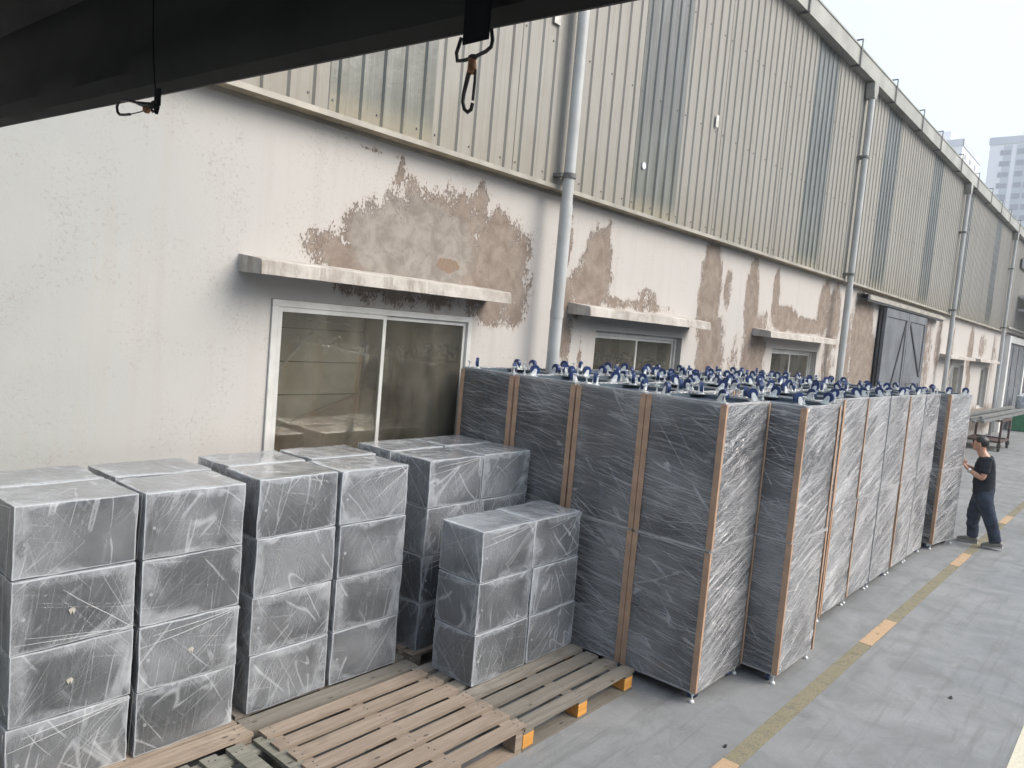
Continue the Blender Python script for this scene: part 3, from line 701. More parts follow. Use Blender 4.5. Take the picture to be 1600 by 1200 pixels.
# ------------------------------------------------------------------ towers
def tower(loc, dx, dy, h, label, cols_x, cols_y, floors, parapet):
    t = empty('apartment_tower', loc, label, 'apartment tower')
    g = MB(); g.box(0, 0, 0, dx, dy, h); g.box(dx * .1, dy * .12 if not parapet else parapet[0], h, dx * .6, parapet[1] if parapet else dy * .4, h + 3.2)
    o = g.build('tower_body', M['tower']); o.parent = t
    g = MB(); g.box(-.3, -.3, h - 2.2, -.02, dy + .3, h - .2); g.box(-.3, -.3, h - 2.2, dx + .3, -.02, h - .2)
    o = g.build('parapet_band', M['towergrey']); o.parent = t
    for (y, wd, hh, kind) in cols_y:
        if wd > 1.45: b = MB(); b.box(-.06, y - .25, h - 5.2 - 3.05 * floors, -.002, y + wd + .25, h - 2.6); o = b.build('balcony_column', M['towergrey']); o.parent = t
    mesh = {}
    for (y, wd, hh, kind) in cols_y:
        for f in range(floors):
            z = h - 5.2 - 3.05 * f
            key = (wd, hh, 'y')
            if key not in mesh: b = MB(); b.box(-.12, 0, 0, .0, wd, hh); mesh[key] = b.mesh('window', M['towerwin'])
            put(mesh[key], 'window', t, (-.01, y, z))
    for (x, wd, hh, kind) in cols_x:
        for f in range(floors):
            z = h - 5.2 - 3.05 * f; key = (wd, hh, 'x')
            if key not in mesh: b = MB(); b.box(0, -.12, 0, wd, 0, hh); mesh[key] = b.mesh('window', M['towerwin'])
            put(mesh[key], 'window', t, (x, -.01, z))
    return t
tower((250, 14, 0), 22, 30.2, 67, 'tall pale apartment tower cut by the right edge of the photo', [], [(26.6, .9, 1.4, 0), (25.0, 1.5, 1.3, 0), (21.6, 1.9, 1.5, 0), (19.2, 1.9, 1.5, 0), (16.2, 1.2, 1.4, 0)], 17, (10, 23))
tower((260, 53.1, 0), 27, 12, 70, 'hazy apartment tower mostly hidden behind the gutter, left of the tall one', [(4, 1.8, 1.4, 0), (11, 2.4, 1.4, 0), (19, 2.4, 1.4, 0)], [(3.5, 1.6, 1.4, 0)], 11, (4, 10))

for (x, y, r_, nm, lab, mt) in LITTER:
    g = MB(); k_ = random.Random(int(x * 100)); n_ = 7
    ring = [(math.cos(i * 6.283 / n_) * r_ * k_.uniform(.6, 1.2), math.sin(i * 6.283 / n_) * r_ * .45 * k_.uniform(.6, 1.2)) for i in range(n_)]
    g.add([(p[0], p[1], .004 + k_.uniform(0, .008)) for p in ring] + [(p[0], p[1], .001) for p in ring], [tuple(range(n_)), tuple(range(2 * n_ - 1, n_ - 1, -1))] + [(i, (i + 1) % n_, n_ + (i + 1) % n_, n_ + i) for i in range(n_)])
    tag(g.build(nm, mt, None, (x, y, 0)), lab, nm.replace('_', ' '))
# ------------------------------------------------------------------ stretch film boxes
def film_mesh(name, w_, d_, h_, step, mat, seed, amp=.005, top=True, rnd=.012):
    def ax(n_): return max(2, int(round(n_ / step)))
    nx, ny, nz = ax(w_), ax(d_), ax(h_); vs = []; key = {}; fs = []; uvs = []; eds = []
    def V(x, y, z):
        k = (round(x, 4), round(y, 4), round(z, 4))
        if k not in key:
            p = Vector((x, y, z)); q = noise.noise_vector(p * 5 + Vector((seed * 9.1, 3, seed))) * amp + noise.noise_vector(p * 17 + Vector((seed * 3.1, 8, seed))) * amp * .45
            # pull edges in slightly so the corners read as rounded, taut film
            e = [min(abs(x), abs(w_ - x)) < 1e-4, min(abs(y), abs(d_ - y)) < 1e-4, min(abs(z), abs(h_ - z)) < 1e-4]
            if sum(e) >= 2:
                c = Vector((w_ / 2, d_ / 2, h_ / 2)); v_ = c - p
                if e[0]: p.x += math.copysign(.003, v_.x)
                if e[1]: p.y += math.copysign(.003, v_.y)
                if e[2]: p.z += math.copysign(.003, v_.z)
            key[k] = len(vs); vs.append(p + q)
        return key[k]
    def face(fn, na, nb, la, lb):
        for i in range(na):
            for j in range(nb):
                c = [(i, j), (i + 1, j), (i + 1, j + 1), (i, j + 1)]
                fs.append([V(*fn(a_ * la / na, b_ * lb / nb)) for a_, b_ in c])
                uvs.append([(a_ * la / na, b_ * lb / nb) for a_, b_ in c])
                eds.append([(min(a_ * la / na, la - a_ * la / na), min(b_ * lb / nb, lb - b_ * lb / nb)) for a_, b_ in c])
    face(lambda a_, b_: (a_, 0, b_), nx, nz, w_, h_); face(lambda a_, b_: (w_ - a_, d_, b_), nx, nz, w_, h_)
    face(lambda a_, b_: (0, d_ - a_, b_), ny, nz, d_, h_); face(lambda a_, b_: (w_, a_, b_), ny, nz, d_, h_)
    if top: face(lambda a_, b_: (a_, b_, h_), nx, ny, w_, d_)
    # loose strands of gathered film, fanning out of corners or wound across the faces
    nf0 = len(fs); r_ = random.Random(seed * 7 + 1)
    def strand(fn, la, lb, p, q, wd):
        n_ = 7; dx, dy = q[0] - p[0], q[1] - p[1]; L_ = math.hypot(dx, dy)
        if L_ < .05: return
        nx_, ny_ = -dy / L_, dx / L_; ph = r_.uniform(0, 6); am = r_.uniform(0, .012) * L_; base_ = len(vs)
        for k in range(n_ + 1):
            t_ = k / n_; o_ = math.sin(t_ * 3.14) * am + .0015 * math.sin(t_ * 9 + ph); ww = wd * (.35 + .65 * math.sin(math.pi * min(1, t_ * .8 + .15)))
            for sg in (-1, 1):
                a_ = min(la, max(0, p[0] + dx * t_ + nx_ * (o_ + sg * ww / 2))); b_ = min(lb, max(0, p[1] + dy * t_ + ny_ * (o_ + sg * ww / 2)))
                v_ = Vector(fn(a_, b_)); nn = fn.nrm; vs.append(v_ + nn * (.0045 + amp + (.0015 if sg > 0 else 0)))
        for k in range(n_): fs.append([base_ + 2 * k, base_ + 2 * k + 1, base_ + 2 * k + 3, base_ + 2 * k + 2]); uvs.append([(0, 0)] * 4); eds.append([(.2, .2)] * 4)
    class F:
        def __init__(s_, f, n): s_.f = f; s_.nrm = Vector(n)
        def __call__(s_, a_, b_): return s_.f(a_, b_)
    sides = [(F(lambda a_, b_: (a_, 0, b_), (0, -1, 0)), w_, h_, 1.), (F(lambda a_, b_: (0, d_ - a_, b_), (-1, 0, 0)), d_, h_, .6)]
    for fn, la, lb, dens in sides:
        if top:      # boxes
            for _ in range(r_.choice((1, 1, 2))):
                c_ = (r_.choice((.012, la - .012)), r_.choice((.012, lb - .012)))
                for _k in range(int(r_.randint(3, 7) * dens)):
                    q = (la - c_[0] + r_.uniform(-.25, .1) * (1 if c_[0] < la / 2 else -1), r_.uniform(.02, lb - .02)) if r_.random() < .6 else (r_.uniform(.05, la - .05), lb - c_[1])
                    strand(fn, la, lb, (c_[0] + r_.uniform(0, .02), c_[1] + r_.uniform(0, .012)), (min(la, max(0, q[0])), q[1]), r_.uniform(.0010, .0026))
            strand(fn, la, lb, (r_.uniform(0, la), 0), (r_.uniform(0, la), lb), r_.uniform(.001, .002))
        else:
            for _k in range(int(22 * dens)):
                y0_ = r_.uniform(-.1, lb); sl = r_.choice((.08, .15, .22, .35, .5, -.1)) * (1 if dens == 1. else -.75) * r_.uniform(.6, 1.3); x0_ = r_.uniform(0, la * .5); x1_ = r_.uniform(x0_ + .15, la)
                ya, yb = y0_ + sl * x0_, y0_ + sl * x1_
                if 0 < ya < lb and 0 < yb < lb: strand(fn, la, lb, (x0_, ya), (x1_, yb), r_.uniform(.0015, .005))
            for zz in (.006, .016, lb - .012, lb - .005, lb - .022):
                strand(fn, la, lb, (0, zz), (la, zz + r_.uniform(-.006, .006)), r_.uniform(.003, .007))
    me_ = bpy.data.meshes.new(name); me_.from_pydata(vs, [], fs); me_.materials.append(mat); me_.materials.append(M['strand'])
    me_.polygons.foreach_set('material_index', [0] * nf0 + [1] * (len(fs) - nf0))
    u1 = me_.uv_layers.new(name='UVMap'); u2 = me_.uv_layers.new(name='edge')
    fl = [c for f in uvs for p in f for c in p]; f2 = [c for f in eds for p in f for c in p]
    u1.data.foreach_set('uv', fl); u2.data.foreach_set('uv', f2)
    me_.polygons.foreach_set('use_smooth', [True] * len(fs)); me_.set_sharp_from_angle(angle=R(50)); return me_

BW, BD, BH = .541, .383, .344
film_b = [film_mesh('stretch_film', BW, BD, BH - .002, .022, M['film_box'], s_) for s_ in range(8)]
def box_proto():
    t = empty('rack_box', (0, 0, 0))
    g = MB(); i_ = .007; g.box(i_, i_ + .003, 0, BW - i_, BD - i_, BH - .008); g.build('box_body', M['boxbody'], t, bevel=.003)
    g = MB(); g.box(.032, .0065, .036, BW - .032, .0095, BH - .040); g.build('mesh_door', M['boxdoor'], t)
    g = MB(); g.cyl((.052, .0065, .16), 'y', .009, .008, 12); g.build('lock', M['zinc'], t, smooth=True)
    put(film_b[0], 'stretch_film', t, (0, 0, 0)); return t
bp = box_proto(); first = [True]
def place_box(x, y, z, label, group='shrink wrapped rack boxes on pallets', jit=.006):
    r_ = random
    loc = (x + r_.uniform(-jit, jit), y + r_.uniform(-jit, jit), z)
    rz = r_.uniform(-.008, .008)
    if first[0]:
        b = bp; b.location = loc; b.rotation_euler = (0, 0, rz); first[0] = False; b['label'] = label
    else: b = dup(bp, loc, rz, label)
    b['category'] = 'rack box'; b['group'] = group
    for c in b.children:
        if c.name.startswith('stretch_film'): c.data = r_.choice(film_b)
    return b
lv = {0: 'bottom', 1: 'second from bottom', 2: 'third from bottom', 3: 'top'}
Z0 = .145
fronts = [(1.10, 3.748, 'leftmost front stack'), (1.663, 3.728, 'second front stack from the left'), (2.302, 3.75, 'third front stack from the left'), (2.865, 3.745, 'fourth front stack from the left')]
scraps = {(0, 2), (0, 1), (1, 1)}
for si, (x, y, nm) in enumerate(fronts):
    for k in range(4):
        b = place_box(x, y, Z0 + BH * k, 'wrapped box, %s of the %s' % (lv[k], nm))
        if (si, k) in scraps:
            g = MB(); cx, cz = .27 + random.uniform(-.03, .03), .17; g.add([(cx - .03, -.006, cz), (cx + .005, -.007, cz + .012), (cx + .02, -.006, cz - .004), (cx + .008, -.006, cz - .04), (cx, -.007, cz - .012), (cx - .012, -.006, cz - .035)], [(0, 1, 2, 3, 4, 5)])
            g.add([(p[0], p[1] + .002, p[2]) for p in g.v], [(5, 4, 3, 2, 1, 0)])
            g.v = [(.27 + (p[0] - .27) * .62, p[1], .17 + (p[2] - .17) * .7) for p in g.v]; g.build('torn_label', M['paper'], b)
backs = [(1.09, 4.150, 'back stack against the wall behind the leftmost stack'), (1.675, 4.145, 'back stack by the wall behind the second stack'), (2.335, 4.155, 'back stack by the wall behind the third stack'), (2.925, 4.165, 'back stack under the window behind the fourth stack')]
for x, y, nm in backs:
    for k in range(4):
        if k == 3: place_box(x, y, Z0 + BH * k, 'top box of the %s' % nm)
        else: place_box(x, y, Z0 + BH * k, 'wrapped box low in the back row, hidden behind the front stacks', 'wrapped boxes hidden in the back row')
for x, y, nm in ((3.63, 3.775, 'left stack of the group at the window corner'), (4.19, 3.785, 'right stack of the square group beside the tall cabinets')):
    for k in range(4): place_box(x, y, Z0 + BH * k, 'box, %s of the %s' % (lv[k], nm))
for x, y, nm in ((3.62, 4.195, 'left'), (4.19, 4.20, 'right')):
    for k in range(4):
        if k == 3: place_box(x, y, Z0 + BH * k, 'top box, %s one of the back pair under the big window' % nm)
        else: place_box(x, y, Z0 + BH * k, 'wrapped box low in the back row, hidden behind the front stacks', 'wrapped boxes hidden in the back row')
for x, nm in ((3.557, 'left'), (4.10, 'right')):
    for k in range(3): place_box(x, 3.156, Z0 + BH * k, 'wrapped box, %s of the %s stack on the orange-block pallet' % (('bottom', 'middle', 'top')[k], nm))

# ------------------------------------------------------------------ tall cabinets
CW, CD_, CH = .75, .60, 1.015       # along x, along y, height
CZ0 = .078
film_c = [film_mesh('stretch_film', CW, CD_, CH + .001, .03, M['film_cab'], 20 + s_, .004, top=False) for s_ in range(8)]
def caster_mesh():
    f = MB(); f.box(-.035, -.028, 0, .035, .028, .004); f.tube([(0, 0, .004), (0, 0, .014)], .017, 12)
    for s_ in (-1, 1):
        f.prism([(-.026, .010), (.026, .010), (.030, .05), (.020, .060), (.006, .056)], 'y', s_ * .0155 - .002, s_ * .0155 + .002)
    f.prism([(-.022, .012), (.022, .012), (.022, .015), (-.022, .015)], 'y', -.016, .016)
    f.cyl((.018, 0, .048), 'y', .005, .038, 8)
    bm_ = f.mesh('caster', M['zinc'])
    wv = MB(); wv.cyl((.018, 0, .050), 'y', .038, .024, 24, 0)
    return bm_, wv.mesh('wheel', [M['bluewheel'], M['tyre']])
cm, wm = caster_mesh()
ft = MB(); ft.tube([(0, 0, 0), (0, 0, .045)], .005, 8); ft.tube([(0, 0, .045), (0, 0, .050), (0, 0, .058)], [.010, .017, .019], 12); ft.tube([(0, 0, .012), (0, 0, .02)], .011, 6); fm = ft.mesh('levelling_foot', M['zinc'])
def guard_mesh():
    g = MB(); t = .004; l = .044; h0, h1 = .0, CH - .012
    g.box(0, 0, h0, .026, t, h1); g.box(0, t, h0, t, l, h1); return g.mesh('corner_guard', M['card'])
gm = guard_mesh()
bi = .010
b_ = MB(); b_.box(bi, bi, .0, CW - bi, CD_ - bi, CH - .035); b_.box(.10, .10, CH - .0349, CW - .10, CD_ - .10, CH - .034); cbody = b_.mesh('cabinet_body', M['cabbody'])
# rim and gussets at the cabinet base (points up on the upper, inverted cabinets)
b_ = MB(); r0 = .012; rw = .028; zt = CH - .006; zb = CH - .036
b_.box(r0, r0, zb, CW - r0, r0 + rw, zt); b_.box(r0, CD_ - r0 - rw, zb, CW - r0, CD_ - r0, zt); b_.box(r0, r0 + rw, zb, r0 + rw, CD_ - r0 - rw, zt - .001); b_.box(CW - r0 - rw, r0 + rw, zb, CW - r0, CD_ - r0 - rw, zt - .001)
for sx, sy in ((0, 0), (1, 0), (0, 1), (1, 1)):
    X = (lambda v: v if sx == 0 else CW - v); Y = (lambda v: v if sy == 0 else CD_ - v)
    a_ = r0 + rw
    b_.prism([(X(a_), Y(a_)), (X(a_ + .15), Y(a_)), (X(a_ + .10), Y(a_ + .07)), (X(a_), Y(a_ + .07))], 'z', zt - .006, zt - .002)
cbase = b_.mesh('base_frame', M['cabframe'])
b_ = MB(); x = .0
b_.box(.004, .05, .05, .0098, CD_ / 2 - .016, CH - .09, 0); b_.box(.004, CD_ / 2 + .016, .05, .0098, CD_ - .05, CH - .09, 0)
b_.box(.0045, .03, .03, .0099, .05, CH - .07, 1); b_.box(.0045, CD_ - .05, .03, .0099, CD_ - .03, CH - .07, 1); b_.box(.0045, CD_ / 2 - .016, .05, .0099, CD_ / 2 + .016, CH - .09, 1)
cdoor = b_.mesh('mesh_door', [M['cabdoor'], M['cabbody']])
b_ = MB(); b_.box(.001, .062, .44, .0045, .078, .53); chand = b_.mesh('handle', M['cabframe'])
for me_ in (cbody, cbase, cdoor, gm, cm, wm, fm, chand):
    bm = bmesh.new(); bm.from_mesh(me_); bmesh.ops.recalc_face_normals(bm, faces=bm.faces); bm.to_mesh(me_); bm.free()
for me_ in (cm, wm, fm):
    me_.polygons.foreach_set('use_smooth', [True] * len(me_.polygons)); me_.set_sharp_from_angle(angle=R(35))
rc = random.Random(11); NOGUARD = (7.975, 8.755, 10.345)
def cabinet(x, y, upper, label, group, detail=True, rz=None):
    z = CZ0 + (CH + .001 if upper else 0)
    t = empty('wrapped_cabinet', (x + rc.uniform(-.006, .006), y + rc.uniform(-.008, .008), z), label, 'rack cabinet', group, rc.uniform(-.006, .006) if rz is None else rz)
    fl = (0, 0, 0) if upper else (math.pi, 0, 0)         # lower ones stand base down
    put(cbody, 'cabinet_body', t)
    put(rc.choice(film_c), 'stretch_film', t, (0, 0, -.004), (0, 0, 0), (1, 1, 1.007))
    if not detail: return t
    if upper:
        put(cdoor, 'mesh_door', t); put(chand, 'handle', t)
        put(cbase, 'base_frame', t)
    else:
        put(cdoor, 'mesh_door', t, (0, 0, 0)); put(chand, 'handle', t, (0, .44, .05))
    for sx in (0, 1):
        for sy in (0, 1):
            if sx == 1 and sy == 1: continue
            if sy == 0 and (x in NOGUARD or (sx == 1 and x > 8)): continue
            g_ = put(gm, 'corner_guard', t, (-.0085 if sx == 0 else CW + .0085, -.0085 if sy == 0 else CD_ + .0085, .004 + rc.uniform(0, .006)), (0, 0, 0), (1 if sx == 0 else -1, 1 if sy == 0 else -1, rc.uniform(.985, 1)))
    inset = .085
    for sx in (0, 1):
        for sy in (0, 1):
            px = inset + .01 if sx == 0 else CW - inset - .01; py = inset if sy == 0 else CD_ - inset
            zz = CH - .006 if upper else .0
            c = put(cm, 'caster', t, (px, py, zz), (0, 0, rc.uniform(-3.1, 3.1)), (1.06, 1.06, 1.08 if upper else -.88))
            put(wm, 'wheel', c)
            fx = .045 if sx == 0 else CW - .045; fy = .04 if sy == 0 else CD_ - .04
            if not upper: fx = .03 if sx == 0 else CW - .03; fy = .03 if sy == 0 else CD_ - .03
            put(fm, 'levelling_foot', t, (fx, fy, zz), (0, 0, 0), (1, 1, rc.uniform(1.0, 1.3) if upper else -1.30))
    return t
rows = [(4.79, 2.184), (5.553, 1.924), (6.375, 2.142), (7.185, 2.142), (7.975, 2.142), (8.755, 2.142), (9.56, 2.142), (10.345, 2.142)]
ordn = ['first', 'second', 'third', 'fourth', 'fifth', 'sixth', 'seventh', 'last']
lines = ['nearest the lane', 'second line from the lane', 'third line from the lane', 'nearest the wall']
for ri, (x, y0) in enumerate(rows):
    for li in range(4):
        y = y0 if li == 0 else 2.184 + .622 * li + .01 * li
        if ri == 0 and li == 0: lu, ll = 'upside-down wrapped cabinet with casters up, near corner of the block facing camera', 'lower wrapped cabinet standing on the floor at the near corner of the block'
        elif ri == 1 and li == 0: lu, ll = 'upside-down wrapped cabinet of the pair jutting out toward the lane', 'lower wrapped cabinet of the pair jutting out toward the lane'
        else:
            lu = 'upside-down wrapped cabinet, casters up, %s row from the boxes, %s' % (ordn[ri], lines[li])
            ll = 'lower wrapped cabinet on the floor, %s row from the boxes, %s' % (ordn[ri], lines[li])
        cabinet(x, y, True, lu, 'upside down wrapped cabinets with casters up')
        if li == 0 or ri == 0: cabinet(x, y, False, ll, 'lower wrapped cabinets standing on the floor')
        else: cabinet(x, y, False, 'lower wrapped cabinet inside the block, hidden by the ones around it', 'hidden lower cabinets inside the block', False)
cabinet(11.36, 2.07, True, 'upside-down wrapped cabinet apart from the block, being pushed by the man', 'upside down wrapped cabinets with casters up', rz=R(-9.5))
cabinet(11.36, 2.07, False, 'lower wrapped cabinet of the separate pair beside the man in black', 'lower wrapped cabinets standing on the floor', rz=R(-9.5))

# ------------------------------------------------------------------ pallets
def pallet(name_loc, L, W, label, top, blocks, nb, bw, axis='x', h=.145, seed=1, rz=0, blockmat=None):
    """deck boards run along local x; origin at corner"""
    r_ = random.Random(seed); t = empty('pallet', (name_loc[0], name_loc[1], 0), label, 'pallet', 'wooden pallets on the yard floor', rz)
    th = .020; ys = [(W - bw) * k / (nb - 1) for k in range(nb)]
    for k, y in enumerate(ys):
        g = MB(); a_, b__ = r_.uniform(-.012, .012), r_.uniform(-.012, .012); n = 8
        w0 = bw * r_.uniform(.94, 1.04)
        vs = []
        for i in range(n + 1):
            x = a_ + (L + b__ - a_) * i / n; dz = .002 * noise.noise(Vector((x * 3, y * 7, seed))); e0 = .004 * noise.noise(Vector((x * 4, y * 9 + 5, seed))); e1 = .004 * noise.noise(Vector((x * 4, y * 9 + 8, seed)))
            vs += [(x, y + e0, h - th + dz), (x, y + w0 + e1, h - th + dz), (x, y + w0 + e1, h + dz), (x, y + e0, h + dz)]
        fs = [(i * 4 + j, i * 4 + (j + 1) % 4, (i + 1) * 4 + (j + 1) % 4, (i + 1) * 4 + j) for i in range(n) for j in range(4)] + [(0, 1, 2, 3), (n * 4, n * 4 + 1, n * 4 + 2, n * 4 + 3)]
        g.add(vs, fs)
        for xn in (.05, L / 2, L - .05):
            for yn in (.28, .7): g.cyl((xn + r_.uniform(-.015, .015), y + w0 * yn + r_.uniform(-.008, .008), h + .0012), 'z', .0045, .003, 8, 1)
        g.build('deck_board', [top, M['bracket']], t)
    for x in (0, L / 2 - .05, L - .10):
        g = MB(); g.box(x + .002, 0.004, h - 2 * th - .001, x + .098, W - .004, h - th - .003); g.build('cross_board', top, t)
        for y in (0, W / 2 - .05, W - .10):
            g = MB(); g.box(x, y + .002, .018, x + .10, y + .098, h - 2 * th - .003); g.build('block', blocks, t, bevel=.003)
    for y in (0, W / 2 - .05, W - .10):
        g = MB(); g.box(0, y, .0, L, y + .10, .016); g.build('bottom_board', top, t)
    return t
ORB = [M['woodorange']]
pallet((3.432, 2.60), 1.215, 1.0, 'weathered grey pallet with orange painted blocks beside the tall cabinets', M['woodgrey'], M['woodorange'], 7, .105, seed=2)
pallet((2.262, 2.605), 1.205, .955, 'pale new wood empty pallet in the middle of the foreground', M['wood'], M['wood'], 7, .098, h=.155, seed=3)
pallet((2.24, 3.60), 1.27, 1.0, 'grey green pallet under the third and fourth box stacks', M['woodgrey'], M['woodgrey'], 6, .13, seed=4)
pallet((1.0, 3.56), 1.235, 1.02, 'pale wood pallet under the two leftmost box stacks', M['wood'], M['wood'], 7, .13, seed=5)
pallet((3.56, 3.745), 1.19, .95, 'brown pallet under the square group of boxes by the big window', M['wood'], M['wood'], 7, .1, seed=6)
t = pallet((2.30, 2.35), 1.17, 1.15, 'dark weathered pallet with slats pointing at the wall, bottom edge of photo', M['woodgreyy'], M['woodgreyy'], 8, .09, seed=7, rz=math.pi / 2, h=.14)

# ------------------------------------------------------------------ steel trolley with bars
t = empty('stock_trolley', (27.7, 3.95, 0), 'rust brown steel trolley frame on wheels near the far wall', 'trolley')
def tp(mb, name, mats, **k):
    o = mb.build(name, mats, None, **k); o.parent = t; o.matrix_parent_inverse = Matrix.Translation((-27.7, -3.95, 0)); return o
for x in (26.9, 28.6):
    for y in (3.5, 4.4):
        g = MB(); g.box(x - .03, y - .03, .22, x + .03, y + .03, .9); tp(g, 'leg', M['rustframe'])
        g = MB(); g.cyl((x, y, .11), 'y', .11, .06, 18); g.box(x - .04, y - .05, .12, x + .04, y + .05, .22); tp(g, 'wheel', M['rubber'])
g = MB()
for z in (.25, .9):
    g.box(26.87, 3.47, z, 28.63, 3.53, z + .06); g.box(26.87, 4.37, z, 28.63, 4.43, z + .06); g.box(26.87, 3.53, z + .001, 26.93, 4.37, z + .059); g.box(28.57, 3.53, z + .001, 28.63, 4.37, z + .059)
g.box(26.93, 3.53, .255, 28.57, 4.37, .27)
tp(g, 'frame', M['rustframe'])
bars = [(24.2, 33.0, 3.60, .97, .09, .0), (24.0, 33.5, 3.78, .965, .07, .05), (24.6, 34.0, 3.98, .97, .1, -.03), (23.8, 32.5, 4.25, .97, .11, .02), (24.4, 33.2, 3.68, 1.07, .08, .06), (24.1, 33.6, 4.1, 1.08, .1, -.02)]
for k, (a_, b__, y, z, s_, sk) in enumerate(bars):
    g = MB(); g.box(a_, y - s_ / 2, z, b__, y + s_ / 2, z + s_ * .8)
    o = g.build('steel_bar', M['steelbar']); o.rotation_euler = (0, 0, 0)
    tag(o, ['long grey steel bar on the trolley, outermost toward the lane', 'long grey steel bar on the trolley, second from its lane side', 'long grey steel bar lying in the middle of the trolley', 'long grey steel bar on the trolley, nearest the wall', 'upper grey steel bar stacked on the lane side of the trolley', 'upper grey steel bar stacked on the wall side of the trolley'][k], 'steel bar', 'steel bars on the trolley')
# green bin and drum by the far doors
t = empty('green_bin', (37.7, 4.1, 0), 'green bin standing by the far doorway at right edge', 'bin')
g = MB(); g.prism([(-.45, 0), (.45, 0), (.52, .8), (-.52, .8)], 'y', -.4, .4); g.build('bin_body', M['green'], t, bevel=.02)
g = MB(); g.box(-.56, -.45, .78, .56, .45, .84); g.build('bin_rim', M['green'], t, bevel=.01)
g = MB(); g.tube([(0, 0, 0), (0, 0, .1), (0, 0, .6), (0, 0, .72)], [.36, .42, .42, .2], 20); o = g.build('white_sack', M['whitep'], None, (37.7, 4.1, .84), smooth=True)
tag(o, 'white rounded sack resting on the green bin', 'sack')

# ------------------------------------------------------------------ dark canopy overhead
t = empty('vehicle_canopy', (.8, 1.6, 3.0), 'dark cloth canopy edge across the top left corner', 'canopy')
can = MB(); n = 60; k_ = .889
def edge_z(y): return 2.5 + (.5 - .0) * k_ + (y / k_ - 2.0) * .0408 * k_ + .018 * k_
prof = [(0.03, .0), (.0, -.012), (-.03, .0), (-.045, .03), (-.028, .09), (-.02, .16), (-.03, .22), (-.012, .27), (-.05, .315), (-.10, .335), (-.14, .36), (-.4, .40), (-1.9, .45), (-1.9, .47), (-.4, .425), (-.1, .39), (.03, .36), (.05, .2), (.045, .05)]
rows_ = []
for i in range(n + 1):
    y = -.9 + 5.0 * i / n; ez = edge_z(y)
    rows_.append([(.8 + p[0] + .006 * noise.noise(Vector((y * 2.1, j * .6, 1))) * (1 if j > 2 else .25), y, ez + .012 + p[1] + .007 * noise.noise(Vector((y * 1.7, j * .5, 4))) * (1 if j > 3 else .15)) for j, p in enumerate(prof)])
m_ = len(prof); vs = [v for r_ in rows_ for v in r_]
fs = [(i * m_ + j, i * m_ + (j + 1) % m_, (i + 1) * m_ + (j + 1) % m_, (i + 1) * m_ + j) for i in range(n) for j in range(m_)] + [tuple(range(m_)), tuple(n * m_ + j for j in range(m_))]
can.add(vs, fs)
def cpart(mb, name, mats, par=None, **k):
    o = mb.build(name, mats, None, **k)
    if par is None: o.parent = t; o.matrix_parent_inverse = Matrix.Translation((-.8, -1.6, -3.0))
    else: o.parent = par
    return o
cpart(can, 'canopy_cloth', M['tarp'], smooth=True)
KH = .742 / .8
def cpartn(mb, name, mats, **k): return cpart(mb.sc(KH), name, mats, **k)
# unseen cargo vehicle added behind the camera to darken faces turned to it
tk = empty('unseen_truck', (-3.5, 0, 0), 'unseen cargo vehicle added behind the viewpoint to darken the sides facing it', 'unseen_truck')
def tkp(mb, name, mats, **k):
    o = mb.build(name, mats, None, **k); o.parent = tk; o.matrix_parent_inverse = Matrix.Translation((3.5, 0, 0)); return o
g = MB(); g.box(-7.2, -1.25, 1.15, -1.3, 1.15, 3.25); tkp(g, 'cargo_cover', M['tarp'], bevel=.08)
g = MB(); g.box(-7.3, -1.25, .95, .2, 1.15, 1.12); tkp(g, 'bed', M['doordark'], bevel=.01)
g = MB(); g.box(-9.2, -1.2, .6, -7.45, 1.1, 2.7); tkp(g, 'cabin', M['door'], bevel=.12)
for x in (-8.3, -2.0):
    for y in (-1.05, .95):
        g = MB(); g.cyl((x, y, .5), 'y', .5, .28, 28); tkp(g, 'wheel', M['rubber'], bevel=.03)
# strap with vertical snap hook
g = MB(); g.box(.798, .782, 2.905, .8015, .834, 3.26); s1 = cpartn(g, 'strap', M['strap'], bevel=.001)
h = MB(); X = .8
h.tube([(X, .838, 2.917), (X, .846, 2.896), (X, .843, 2.884), (X, .828, 2.8825), (X, .808, 2.884), (X, .785, 2.8885), (X, .776, 2.893), (X, .774, 2.902), (X, .778, 2.918)], .0028, 8)
h.ball((X, .811, 2.884), .006, 8, 0, (1, 1.5, .8))
hk = h.sc(KH).build('strap_ring', M['hooksteel'], smooth=True); hk.parent = s1
h = MB(); h.tube([(X, .812, 2.882), (X, .810, 2.862)], [.0055, .0075], 10); hh = h.sc(KH).build('swivel', M['rust'], smooth=True); hh.parent = s1
h = MB(); h.tube([(X, .814, 2.870), (X, .818, 2.858), (X, .8235, 2.835), (X, .8245, 2.822), (X, .820, 2.811), (X, .813, 2.806), (X, .806, 2.809), (X, .804, 2.818)], [.004, .0035, .003, .0028, .0028, .0028, .0028, .0028], 8)
h.tube([(X, .804, 2.866), (X, .803, 2.850), (X, .804, 2.822)], .0022, 8)
hh = h.sc(KH).build('snap_hook', M['hooksteel'], smooth=True); hh.parent = s1
